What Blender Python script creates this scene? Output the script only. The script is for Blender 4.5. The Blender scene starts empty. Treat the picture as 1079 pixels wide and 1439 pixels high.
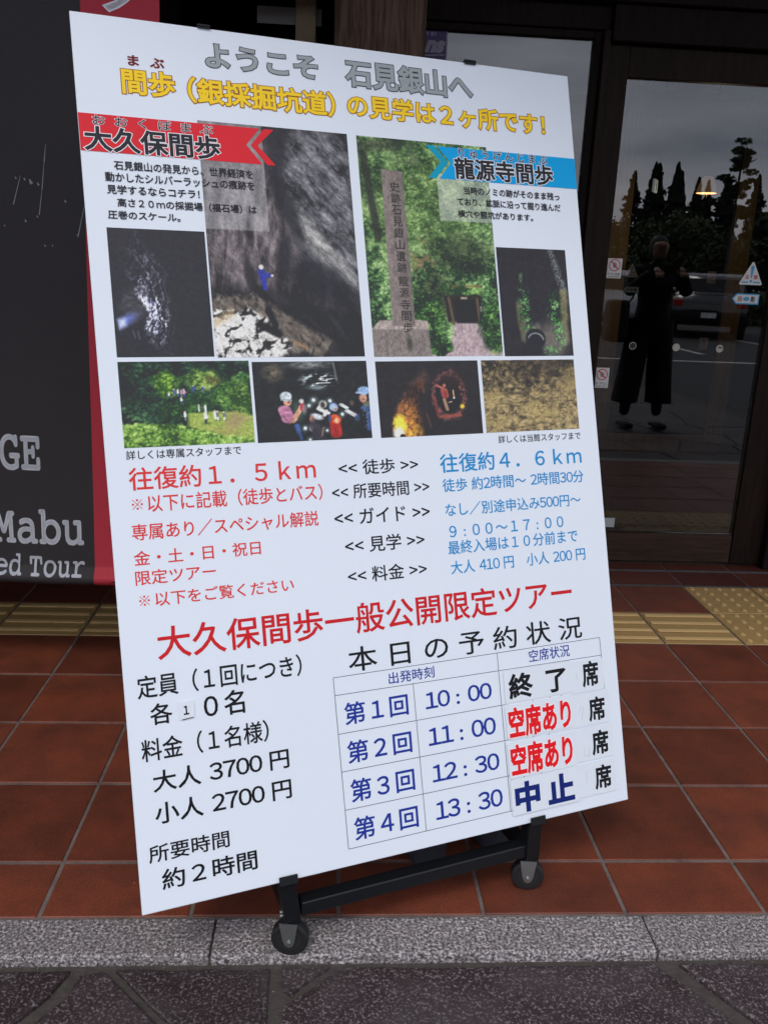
import bpy, bmesh, math, random
import numpy as np
from mathutils import Vector, Matrix

# ------------------------------------------------------------------ camera
S = bpy.context.scene
COL = S.collection
CAM_H = 1.276
pitch, roll, yaw = 0.274054, 0.0417772, -0.067179
cy_, sy_ = math.cos(yaw), math.sin(yaw)
fwd = Vector((-sy_*math.cos(pitch), cy_*math.cos(pitch), -math.sin(pitch)))
rgt = Vector((cy_, sy_, 0)); up = rgt.cross(fwd)
r2 = rgt*math.cos(roll) + up*math.sin(roll)
u2 = -rgt*math.sin(roll) + up*math.cos(roll)
cam_d = bpy.data.cameras.new('camera'); cam = bpy.data.objects.new('camera', cam_d); COL.objects.link(cam)
M = Matrix((r2, u2, -fwd)).transposed().to_4x4(); M.translation = Vector((0, 0, CAM_H))
cam.matrix_world = M
cam_d.sensor_fit = 'VERTICAL'; cam_d.sensor_height = 24.0; cam_d.lens = 24*1214.25/1439
cam_d.clip_start = 0.02; cam_d.clip_end = 600
S.camera = cam

# ------------------------------------------------------------------ world, sun, exposure
SUN_EL, SUN_AZ = math.radians(52), math.radians(200)      # from behind the camera, high
w = bpy.data.worlds.new("World"); S.world = w; w.use_nodes = True
nt = w.node_tree; nt.nodes.clear(); N = nt.nodes.new; L = nt.links.new
out = N('ShaderNodeOutputWorld'); bg = N('ShaderNodeBackground'); bg.inputs['Strength'].default_value = 0.10
sky = N('ShaderNodeTexSky'); sky.sky_type = 'NISHITA'; sky.sun_disc = False
sky.sun_elevation = SUN_EL; sky.sun_rotation = SUN_AZ; sky.altitude = 50
tc = N('ShaderNodeTexCoord'); mp = N('ShaderNodeMapping'); mp.inputs['Scale'].default_value = (1.0, 1.0, 5.0)
n1 = N('ShaderNodeTexNoise'); n1.inputs['Scale'].default_value = 2.1; n1.inputs['Detail'].default_value = 7; n1.inputs['Roughness'].default_value = .55
cr = N('ShaderNodeValToRGB')
cr.color_ramp.elements[0].position = .36; cr.color_ramp.elements[0].color = (6.2, 6.6, 7.9, 1)
cr.color_ramp.elements[1].position = .66; cr.color_ramp.elements[1].color = (14.0, 14.0, 15.2, 1)
mx = N('ShaderNodeMixRGB'); mx.inputs['Fac'].default_value = .88
L(tc.outputs['Generated'], mp.inputs['Vector']); L(mp.outputs['Vector'], n1.inputs['Vector'])
L(n1.outputs['Fac'], cr.inputs['Fac']); L(sky.outputs['Color'], mx.inputs['Color1']); L(cr.outputs['Color'], mx.inputs['Color2'])
L(mx.outputs['Color'], bg.inputs['Color']); L(bg.outputs['Background'], out.inputs['Surface'])
sl = bpy.data.lights.new('sun', 'SUN'); sl.energy = 0.8; sl.angle = math.radians(14); sl.color = (1, .96, .9)
so = bpy.data.objects.new('sun', sl); COL.objects.link(so)
sd = Vector((math.sin(SUN_AZ)*math.cos(SUN_EL), math.cos(SUN_AZ)*math.cos(SUN_EL), math.sin(SUN_EL)))
so.rotation_euler = sd.to_track_quat('Z', 'Y').to_euler(); so.location = (0, -3, 8)
S.view_settings.view_transform = 'Standard'; S.view_settings.look = 'None'
S.view_settings.exposure = 0.30; S.view_settings.gamma = 1
S.view_settings.use_curve_mapping = False
S.cycles.max_bounces = 8

# ------------------------------------------------------------------ helpers
def lin(r, g, b):
    f = lambda c: (c/255/12.92) if c/255 <= .04045 else ((c/255+.055)/1.055)**2.4
    return (f(r), f(g), f(b), 1)

def mat(name, col, rough=.6, metal=0, noise=None, bump=None, spec=.5, rand=0.0, trans=0, emit=None, coat=0):
    """noise=(scale, amount, colour2) mottles the base; bump=(scale, strength); rand = per-object value jitter"""
    m = bpy.data.materials.new(name); m.use_nodes = True; t = m.node_tree
    b = t.nodes['Principled BSDF']
    b.inputs['Base Color'].default_value = col; b.inputs['Roughness'].default_value = rough
    b.inputs['Metallic'].default_value = metal; b.inputs['Specular IOR Level'].default_value = spec
    b.inputs['Coat Weight'].default_value = coat
    if trans: b.inputs['Transmission Weight'].default_value = trans
    if emit: b.inputs['Emission Color'].default_value = emit[0]; b.inputs['Emission Strength'].default_value = emit[1]
    g = t.nodes.new('ShaderNodeNewGeometry'); src = None
    if noise:
        n = t.nodes.new('ShaderNodeTexNoise'); n.inputs['Scale'].default_value = noise[0]; n.inputs['Detail'].default_value = 6
        n.inputs['Roughness'].default_value = .65
        t.links.new(g.outputs['Position'], n.inputs['Vector'])
        r = t.nodes.new('ShaderNodeValToRGB'); r.color_ramp.elements[0].position = .38; r.color_ramp.elements[1].position = .66
        r.color_ramp.elements[0].color = col; r.color_ramp.elements[1].color = noise[2]
        mm = t.nodes.new('ShaderNodeMixRGB'); mm.inputs['Fac'].default_value = noise[1]; mm.inputs['Color1'].default_value = col
        t.links.new(n.outputs['Fac'], r.inputs['Fac']); t.links.new(r.outputs['Color'], mm.inputs['Color2'])
        src = mm.outputs['Color']
    if rand:
        oi = t.nodes.new('ShaderNodeObjectInfo'); mr = t.nodes.new('ShaderNodeMapRange')
        mr.inputs['To Min'].default_value = 1-rand; mr.inputs['To Max'].default_value = 1+rand
        t.links.new(oi.outputs['Random'], mr.inputs['Value'])
        h = t.nodes.new('ShaderNodeHueSaturation'); h.inputs['Color'].default_value = col
        t.links.new(mr.outputs['Result'], h.inputs['Value'])
        if src: t.links.new(src, h.inputs['Color'])
        src = h.outputs['Color']
    if src: t.links.new(src, b.inputs['Base Color'])
    if bump:
        n = t.nodes.new('ShaderNodeTexNoise'); n.inputs['Scale'].default_value = bump[0]; n.inputs['Detail'].default_value = 5
        t.links.new(g.outputs['Position'], n.inputs['Vector'])
        bp = t.nodes.new('ShaderNodeBump'); bp.inputs['Strength'].default_value = bump[1]; bp.inputs['Distance'].default_value = .004
        t.links.new(n.outputs['Fac'], bp.inputs['Height']); t.links.new(bp.outputs['Normal'], b.inputs['Normal'])
    return m

def link(name, me, m=None, parent=None):
    o = bpy.data.objects.new(name, me); COL.objects.link(o)
    if m is not None and me is not None and not me.materials: me.materials.append(m)
    if parent is not None: o.parent = parent
    return o

def empty(name, loc=(0, 0, 0), rz=0, label=None, cat=None, group=None):
    o = bpy.data.objects.new(name, None); COL.objects.link(o); o.location = loc; o.rotation_euler = (0, 0, rz)
    o.empty_display_size = .1
    tag(o, label, cat, group); return o

def tag(o, label=None, cat=None, group=None, kind=None):
    if label: o['label'] = label
    if cat: o['category'] = cat
    if group: o['group'] = group
    if kind: o['kind'] = kind
    return o

def box_bm(x0, x1, y0, y1, z0, z1, bev=0, seg=1, bm=None):
    b = bmesh.new()
    bmesh.ops.create_cube(b, size=1)
    for v in b.verts:
        v.co = Vector((x0+(v.co.x+.5)*(x1-x0), y0+(v.co.y+.5)*(y1-y0), z0+(v.co.z+.5)*(z1-z0)))
    if bev: bmesh.ops.bevel(b, geom=b.edges[:], offset=bev, segments=seg, affect='EDGES', profile=.5)
    return b

def fin(bm, name, m=None, parent=None, smooth=False):
    me = bpy.data.meshes.new(name); bmesh.ops.recalc_face_normals(bm, faces=bm.faces[:])
    if smooth:
        for f in bm.faces: f.smooth = True
    bm.to_mesh(me); bm.free(); return link(name, me, m, parent)

def box(name, x0, x1, y0, y1, z0, z1, m, parent=None, bev=0, seg=1):
    return fin(box_bm(x0, x1, y0, y1, z0, z1, bev, seg), name, m, parent)

def merge(bm, other):
    me = bpy.data.meshes.new('tmp'); other.to_mesh(me); other.free(); bm.from_mesh(me); bpy.data.meshes.remove(me)

def bar_bm(a, b, w, h, side=Vector((1, 0, 0)), bev=.001):
    """square tube from a to b; w along 'side', h along the third axis"""
    a = Vector(a); b = Vector(b); d = b-a; ln = d.length; d.normalize()
    s = (side - d*side.dot(d)).normalized(); t = d.cross(s)
    bm = box_bm(-w/2, w/2, -h/2, h/2, 0, ln, bev)
    mtx = Matrix((s, t, d)).transposed().to_4x4(); mtx.translation = a
    bmesh.ops.transform(bm, matrix=mtx, verts=bm.verts); return bm

def cyl_bm(a, b, r, seg=20, r2=None, bev=0):
    a = Vector(a); b = Vector(b); d = b-a
    bm = bmesh.new(); bmesh.ops.create_cone(bm, cap_ends=True, segments=seg, radius1=r, radius2=r if r2 is None else r2, depth=d.length)
    if bev:
        es = [e for e in bm.edges if len(e.link_faces) == 2 and any(len(f.verts) > 4 for f in e.link_faces)]
        bmesh.ops.bevel(bm, geom=es, offset=bev, segments=2, affect='EDGES', profile=.5)
    q = d.to_track_quat('Z', 'Y').to_matrix().to_4x4(); q.translation = (a+b)/2
    bmesh.ops.transform(bm, matrix=q, verts=bm.verts); return bm

def poly_mesh(name, pts, z, m, parent=None, thick=0):
    """flat polygon in the local XY plane at height z (concave allowed)"""
    bm = bmesh.new(); vs = [bm.verts.new((p[0], p[1], z)) for p in pts]
    f = bm.faces.new(vs)
    if f.normal.z < 0: f.normal_flip()
    bm.normal_update()
    if f.normal.z < 0: bmesh.ops.reverse_faces(bm, faces=[f])
    bmesh.ops.triangulate(bm, faces=bm.faces[:])
    me = bpy.data.meshes.new(name); bm.to_mesh(me); bm.free(); return link(name, me, m, parent)

_tc = {}
def kern(c, s):
    """Arabic digits and ':' are set as full-width glyphs pulled together, so they come from the same face as the kanji"""
    T = ''.join(chr(ord(h)+0xFEE0) if h in '0123456789' else h for h in s)
    c.body = T
    for i, h in enumerate(s):
        d = h in '0123456789'; nxt = s[i+1] if i+1 < len(s) else ''
        dn = (nxt != '' and nxt in '0123456789')
        k = 0
        if d: k = -17.5 if dn else -9.5
        elif dn: k = -9.0 if h != ' ' else -20
        if k: c.body_format[i].kerning = k
def text_mesh(s, bold=0.0, space=1.0, res=3, shear=0):
    key = (s, bold, space, shear)
    if key in _tc: return _tc[key]
    c = bpy.data.curves.new('t', 'FONT'); c.body = s; c.resolution_u = res; c.space_character = space; c.shear = shear
    kern(c, s)
    if bold: c.bevel_depth = bold; c.bevel_resolution = 0
    o = bpy.data.objects.new('t', c); COL.objects.link(o)
    dg = bpy.context.evaluated_depsgraph_get(); dg.update()
    me = bpy.data.meshes.new_from_object(o.evaluated_get(dg))
    bpy.data.objects.remove(o); bpy.data.curves.remove(c)
    for an in [a.name for a in me.attributes if a.name in ('custom_normal', 'sharp_face')]: me.attributes.remove(me.attributes[an])
    me.shade_flat()
    n = len(me.vertices); co = np.empty(n*3); me.vertices.foreach_get('co', co); co = co.reshape(-1, 3)
    me2 = (me, co.copy()); _tc[key] = me2; return me2

def text_fit(s, u0, v0, u1, v1, z, m, parent, name='lettering', bold=0, space=1.0, zt=.00012, slope=0, pad=0, warp=None, shear=0):
    """fit the ink of s in the box u0..u1, v0..v1 of the local XY plane"""
    me0, co = text_mesh(s, bold, space, shear=shear); me = me0.copy(); c = co.copy()
    base = text_mesh(s, 0, space, shear=shear)[1]
    lo, hi = base[:, :2].min(0), base[:, :2].max(0)
    sc = np.array([(u1-u0)/(hi[0]-lo[0]), (v1-v0)/(hi[1]-lo[1])])
    xy = (c[:, :2]-lo)*sc + [u0, v0]
    if slope: xy[:, 1] += (xy[:, 0]-u0)*slope
    zz = np.where(c[:, 2] > 1e-6, zt, np.where(c[:, 2] < -1e-6, 0, zt if not bold else zt*.6)) + z
    P = np.column_stack([xy, zz])
    if warp is not None: P = warp(P)
    me.vertices.foreach_set('co', P.astype(np.float32).ravel()); me.update(); me.name = name
    me.materials.clear(); me.materials.append(m)
    return link(name, me, None, parent)
# ------------------------------------------------------------------ numpy printing of the sign's photographs
def vnoise(x, y, seed):
    r = np.random.RandomState(seed); T = r.rand(256, 256)
    xi = np.floor(x).astype(int); yi = np.floor(y).astype(int); fx = x-xi; fy = y-yi
    fx = fx*fx*(3-2*fx); fy = fy*fy*(3-2*fy)
    g = lambda a, b: T[a & 255, b & 255]
    return (g(xi, yi)*(1-fx)+g(xi+1, yi)*fx)*(1-fy) + (g(xi, yi+1)*(1-fx)+g(xi+1, yi+1)*fx)*fy
def fbm(x, y, seed, o=4, k=.55):
    s = 0; a = 1; t = 0
    for i in range(o):
        s = s + a*vnoise(x*2**i+17*i, y*2**i+31*i, seed+i); t += a; a *= k
    return s/t
def ridge(x, y, seed, o=3):
    s = 0; a = 1; t = 0
    for i in range(o):
        s = s + a*(1-np.abs(2*vnoise(x*2**i+7*i, y*2**i+3*i, seed+i)-1)); t += a; a *= .55
    return s/t
def ss(x, a, b):
    t = np.clip((x-a)/(b-a), 0, 1); return t*t*(3-2*t)
def mixc(A, c, m):
    c = np.array(c, float)
    return A*(1-m[..., None]) + c*m[..., None]
def blob(U, V, x, y, rx, ry, soft=.4, ang=0):
    c, s = math.cos(ang), math.sin(ang); a = (U-x)*c+(V-y)*s; b = -(U-x)*s+(V-y)*c
    return 1-ss(np.sqrt((a/rx)**2+(b/ry)**2), 1-soft, 1+soft)
def seg(U, V, x0, y0, x1, y1, r, soft=.3):
    dx, dy = x1-x0, y1-y0; t = np.clip(((U-x0)*dx+(V-y0)*dy)/(dx*dx+dy*dy), 0, 1)
    d = np.hypot(U-x0-t*dx, V-y0-t*dy); return 1-ss(d, r*(1-soft), r*(1+soft))
def inside(U, V, pts, soft=.006):
    """signed distance mask of a polygon"""
    d = np.full(U.shape, 1e9); ins = np.zeros(U.shape, bool); n = len(pts)
    for i in range(n):
        x0, y0 = pts[i]; x1, y1 = pts[(i+1) % n]; dx, dy = x1-x0, y1-y0
        t = np.clip(((U-x0)*dx+(V-y0)*dy)/(dx*dx+dy*dy+1e-12), 0, 1)
        d = np.minimum(d, np.hypot(U-x0-t*dx, V-y0-t*dy))
        c = ((y0 > V) != (y1 > V)) & (U < (x1-x0)*(V-y0)/((y1-y0) if y1 != y0 else 1e-9)+x0); ins ^= c
    return ss(np.where(ins, d, -d), -soft, soft)
def ramp(t, stops):
    t = np.clip(t, 0, 1); xs = [s[0] for s in stops]
    return np.stack([np.interp(t, xs, [s[1][k] for s in stops]) for k in range(3)], -1)
def worley(x, y, seed):
    r = np.random.RandomState(seed); JX = r.rand(128, 128); JY = r.rand(128, 128); C = r.rand(128, 128)
    xi = np.floor(x).astype(int); yi = np.floor(y).astype(int); d1 = np.full(x.shape, 9.); d2 = d1.copy(); cv = np.zeros(x.shape)
    for i in (-1, 0, 1):
        for j in (-1, 0, 1):
            a, b = (xi+i) & 127, (yi+j) & 127; d = np.hypot(xi+i+JX[a, b]-x, yi+j+JY[a, b]-y)
            n = d < d1; d2 = np.where(n, d1, np.minimum(d2, d)); cv = np.where(n, C[a, b], cv); d1 = np.where(n, d, d1)
    return d1, d2, cv
def leaves(U, V, sc, seed, lo=(18, 32, 20), mid=(70, 115, 48), hi=(176, 205, 120), asp=1, bias=0):
    """overlapping leaf-like flecks lit from above"""
    x, y = U*sc, V*sc*asp
    wx = fbm(x*.5, y*.5, seed+50, 3)*2.2; wy = fbm(x*.5, y*.5, seed+60, 3)*2.2
    d1, d2, cv = worley(x*1.1+wx+y*.25, y*1.5+wy-x*.2, seed); e1, e2, ev = worley(x*2.1+wy, y*2.6+wx+x*.3, seed+3)
    b = fbm(x*.22, y*.22, seed+9, 4, .6)
    t = .42 + (cv-.5)*.55*(1-.5*ss(d1, .2, .7)) + (ev-.5)*.42 + (b-.5)*1.9 - .30*ss(d1, .35, .75) - .16*ss(e1, .4, .8) + bias
    return ramp(t, [(0, lo), (.22, [c*.6+d*.4 for c, d in zip(lo, mid)]), (.48, mid), (.75, [c*.5+d*.5 for c, d in zip(mid, hi)]), (1, hi)])

def p_cave(U, V):
    wp = fbm(U*6, V*6, 91, 3)*.12
    st = fbm((V*1.5-U)*17+wp*14, (U+V)*6, 3, 5, .7); vt = fbm(U*17+wp*12+V*2, V*7, 5, 5, .7); fine = fbm(U*30-V*10, V*56-U*26, 8, 4, .85)
    crk = ridge(U*12+V*8+wp*9, V*15-U*6, 11, 3); big = fbm(U*5+3, V*6, 14, 3)
    base = 50+120*(vt-.5)+70*(fine-.5)+60*(big-.5)
    A = np.stack([base*1.04, base*.98, base*1.0], -1)
    left = blob(U, V, .2, .42, .42, .4, .5)
    A = A + (left*(34+110*(vt-.5)))[..., None]*np.array([1.08, .96, .95])
    R = inside(U, V, [(.55, 0), (1.02, .0), (1.02, .98), (.93, .8), (.75, .66), (.62, .54), (.53, .25)], .05)
    rk = 96+210*(st-.5)+120*(fine-.5)+80*(big-.5)-28*ss(crk, .72, .9)
    A = A*(1-R[..., None]) + (np.clip(rk, 22, 200)[..., None]*np.array([1.0, 1.0, 1.03]))*R[..., None]
    e_ = (big-.5)*.08
    Lt = inside(U+e_, V+e_, [(.62, .37), (.74, .44), (.88, .55), (1.02, .68), (.97, .72), (.86, .62), (.76, .6), (.67, .52)], .025)
    A = A*(1-.9*Lt[..., None]) + .9*Lt[..., None]*(np.clip(158+150*(fine-.5)+150*(st-.5), 60, 230)[..., None]*np.array([1, .99, .96]))
    for (x, y, rx, ry, an) in ((.5, .08, .07, .16, .1), (.53, .33, .05, .2, -.5), (.72, .66, .2, .09, .3), (.9, .74, .1, .06, .6), (.5, .56, .05, .1, .2)):
        A = mixc(A, (28, 28, 34), blob(U, V, x, y, rx, ry, .5, an)*.75)
    A = mixc(A, (30, 27, 28), blob(U, V, .26, .66, .03, .1, .5, -.2)*.8)
    nz = (fine-.5)*.05+(crk-.6)*.04
    G = inside(U+nz, V+nz, [(-.1, .72), (.3, .7), (.42, .71), (1.1, .84), (1.1, 1.1), (-.1, 1.1)], .03)
    A = A*(1-G[..., None]) + G[..., None]*(22+70*np.clip(st-.42, 0, 1)+50*np.clip(fine-.5, 0, 1))[..., None]*np.array([1.02, .98, 1.06])
    A = A*(1-.45*ss(U, .80, 1.0)*ss(V, .6, .85))[..., None]
    U_, V_ = U+nz, V+nz*.8
    g1 = inside(U_, V_, [(-.1, .76), (.1, .735), (.28, .735), (.4, .78), (.58, .86), (.80, .94), (.70, 1.0), (.5, .98), (.35, .86), (.2, .8), (-.1, .82)], .015)
    A = A*(1-g1[..., None]) + g1[..., None]*(np.clip(100+110*(fine-.5)+90*(st-.5)-40*ss(crk, .72, .85), 25, 190)[..., None]*np.array([1.03, .94, .84]))
    g2 = inside(U_, V_, [(-.1, .845), (.06, .8), (.25, .8), (.37, .84), (.30, .88), (.37, .9), (.5, .93), (.45, .985), (.35, 1.1), (-.1, 1.1)], .01)
    ck = ss(ridge(U*13+V*6, V*20, 21, 3), .70, .82)*.85
    A = A*(1-g2[..., None]) + g2[..., None]*(np.clip(232-215*ck-60*ss(.5-fine, 0, .2), 20, 245)[..., None]*np.array([1, .985, .95]))
    A = mixc(A, (190, 165, 120), seg(U, V, .0, .855, .12, .81, .018, .8)*.6)
    A = mixc(A, (18, 16, 20), seg(U, V, .3, .86, .42, .9, .018, .5)); A = mixc(A, (18, 16, 20), seg(U, V, .36, .8, .4, .86, .02, .5))
    A = mixc(A, (185, 140, 100), seg(U, V, .52, .935, .60, .96, .009, .8)*.6)
    A = mixc(A, (40, 52, 150), seg(U, V, .333, .632, .343, .66, .020, .25)); A = mixc(A, (42, 55, 165), seg(U, V, .343, .66, .352, .70, .014, .3))
    A = mixc(A, (50, 60, 160), seg(U, V, .35, .645, .40, .648, .009, .4)); A = mixc(A, (225, 222, 210), blob(U, V, .336, .612, .016, .0105, .3))
    A = mixc(A, (220, 200, 180), blob(U, V, .405, .648, .010, .006, .4))
    ov = inside(U, V, [(-.1, -.1), (.41, -.1), (.41, .457), (-.1, .457)], .003)
    A = A*(1-ov[..., None]) + ov[..., None]*(A*.5+92)
    return A
def p_tunnel(U, V):
    A = np.ones(U.shape+(3,))*np.array([38, 37, 42.]) + (fbm(U*30, V*40, 2, 3)[..., None]-.5)*8
    x = U-.10; y = (V-.70)*.72; wv = fbm(U*9, V*9, 61, 3); r = np.hypot(x, y)+(wv-.5)*.10; th = np.arctan2(-y, x)
    ar = ridge(th*2.6+wv*2, r*30, 7, 3); sp = fbm(U*50+V*16, V*46, 9, 3, .8); lump = fbm(U*12, V*10, 19, 3)
    band = ss(r, .20, .25)*(1-ss(r, .42, .56))*ss(th, -.62, -.25)*(1-ss(th, 1.15, 1.6))
    v = band*np.clip((ss(ar, .58, .86)*.8+.25*ss(sp, .5, .7))*(50+190*np.exp(-((th-.1)/.55)**2)*(1-ss(r, .36, .46)))*(.3+1.3*ss(sp, .36, .66))*(.45+lump), 0, 225)
    st2 = sp
    A = A + v[..., None]*np.array([.93, .94, 1.03])
    A = A + (blob(U, V, .20, .6, .13, .12, .5)*(26+60*(fbm(U*30, V*50, 4, 3)-.5)))[..., None]
    A = A + (blob(U, V, .41, .66, .04, .13, .7, -.2)*60*ss(st2, .3, .7))[..., None]*np.array([.8, .8, 1.5])
    cn = inside(U, V, [(.045, .715), (.055, .775), (.20, .73), (.33, .64), (.15, .665)], .03)*(1-ss(U, .02, .34))
    A = mixc(A, (120, 140, 230), np.clip(cn*1.1, 0, 1)); A = mixc(A, (222, 230, 252), inside(U, V, [(.04, .71), (.05, .78), (.12, .755), (.11, .70)], .03)*.85)
    A = mixc(A, (130, 125, 140), (seg(U, V, .18, .79, .2, .85, .005, .9)+seg(U, V, .23, .80, .245, .86, .005, .9)).clip(0, 1)*.6)
    return A
def people(A, U, V, L, asp):
    A0 = A
    for (x, y, h, top, leg) in L:
        h = h*.82; w_ = h*.15/asp; j = math.sin(x*91+y*37)*.012; A = mixc(A, (44, 62, 36), blob(U, V, x+.008, y+.004, w_*2, h*.08, .8)*.5)
        A = mixc(A, top, seg(U, V, x, y-.72*h, x+j+.012, y-.5*h, w_*.4, .5))
        A = mixc(A, leg, seg(U, V, x, y-.35*h, x+w_*.2, y, w_*.75, .4)); A = mixc(A, top, seg(U, V, x, y-.78*h, x, y-.42*h, w_, .4))
        A = mixc(A, (225, 205, 185), blob(U, V, x, y-.93*h, w_*.75, h*.09, .5))
    return A
def p_hill(U, V):
    A = leaves(U, V, 26, 31, (14, 30, 24), (34, 66, 44), (92, 130, 84), .65, -.16)
    def lay(mask, **k):
        nonlocal A
        B = leaves(U, V, **k); A = A*(1-mask[..., None]) + B*mask[..., None]
    edge = (fbm(U*14, V*10, 77, 3)-.5)*.09
    lay(blob(U+edge, V+edge, .34, .28, .08, .16, .3), sc=34, seed=41, lo=(40, 80, 20), mid=(120, 165, 50), hi=(205, 225, 120), asp=.65)
    lay(blob(U+edge, V+edge, .43, .24, .05, .06, .3), sc=34, seed=42, lo=(40, 80, 20), mid=(125, 165, 55), hi=(205, 225, 120), asp=.65)
    lay(blob(U+edge, V+edge, .63, .22, .14, .12, .35), sc=34, seed=43, lo=(40, 75, 30), mid=(115, 150, 60), hi=(195, 205, 120), asp=.65)
    lay(blob(U+edge, V+edge, .72, .24, .06, .05, .35)*.6, sc=34, seed=44, lo=(80, 70, 40), mid=(150, 130, 70), hi=(215, 190, 130), asp=.65)
    lay(blob(U+edge, V+edge, .6, .48, .18, .11, .3), sc=30, seed=45, lo=(22, 52, 26), mid=(58, 105, 48), hi=(120, 160, 85), asp=.65)
    lay(blob(U+edge, V+edge, .84, .42, .14, .16, .3), sc=30, seed=46, lo=(30, 60, 24), mid=(85, 135, 55), hi=(160, 190, 100), asp=.65)
    lay(blob(U+edge, V+edge, .95, .25, .08, .1, .3), sc=30, seed=47, lo=(26, 60, 26), mid=(75, 125, 60), hi=(140, 180, 100), asp=.65)
    lay(blob(U+edge, V+edge, .42, .58, .14, .1, .3), sc=30, seed=48, lo=(24, 52, 24), mid=(68, 118, 50), hi=(130, 170, 90), asp=.65)
    lay(blob(U+edge, V+edge, .93, .5, .1, .25, .3), sc=30, seed=52, lo=(40, 70, 26), mid=(110, 150, 60), hi=(180, 205, 110), asp=.65)
    gr = inside(U+edge*.3, V+edge*.4, [(.5, .62), (.65, .6), (.85, .62), (1.05, .68), (1.1, 1.1), (.75, 1.1), (.6, .86), (.48, .76)], .02)
    gc = ramp(fbm(U*60, V*50, 12, 3), [(0, (105, 135, 50)), (.5, (160, 180, 82)), (1, (196, 200, 110))]); A = A*(1-gr[..., None])+gc*gr[..., None]
    A = mixc(A, (165, 135, 105), blob(U+edge, V, .86, .72, .07, .1, .6)*.7); A = mixc(A, (170, 150, 95), blob(U+edge, V, .78, .85, .12, .06, .8)*.5)
    fr = inside(U, V+edge*1.4, [(-.1, .74), (.12, .7), (.3, .74), (.45, .73), (.6, .82), (.75, .92), (1.1, .96), (1.1, 1.1), (-.1, 1.1)], .015)
    B = leaves(U, V, 26, 61, (45, 75, 30), (120, 165, 62), (200, 225, 128), .65, .04); A = A*(1-fr[..., None])+B*fr[..., None]
    W, Gy, Bl = (232, 232, 228), (120, 118, 125), (60, 80, 150)
    return people(A, U, V, [(.36, .43, .08, W, Bl), (.40, .41, .1, Bl, Gy), (.43, .41, .1, W, Bl), (.455, .42, .1, (190, 150, 170), Gy), (.475, .42, .11, (215, 170, 190), Bl),
        (.55, .37, .1, Bl, Bl), (.62, .37, .09, Bl, Gy), (.45, .5, .09, W, Bl), (.58, .6, .1, (200, 190, 180), W), (.63, .62, .12, W, W), (.625, .74, .16, W, (60, 60, 70)),
        (.7, .7, .13, W, W), (.72, .71, .13, Gy, W), (.77, .71, .12, Gy, W), (.47, .7, .13, W, Gy)], 1.55)
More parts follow.
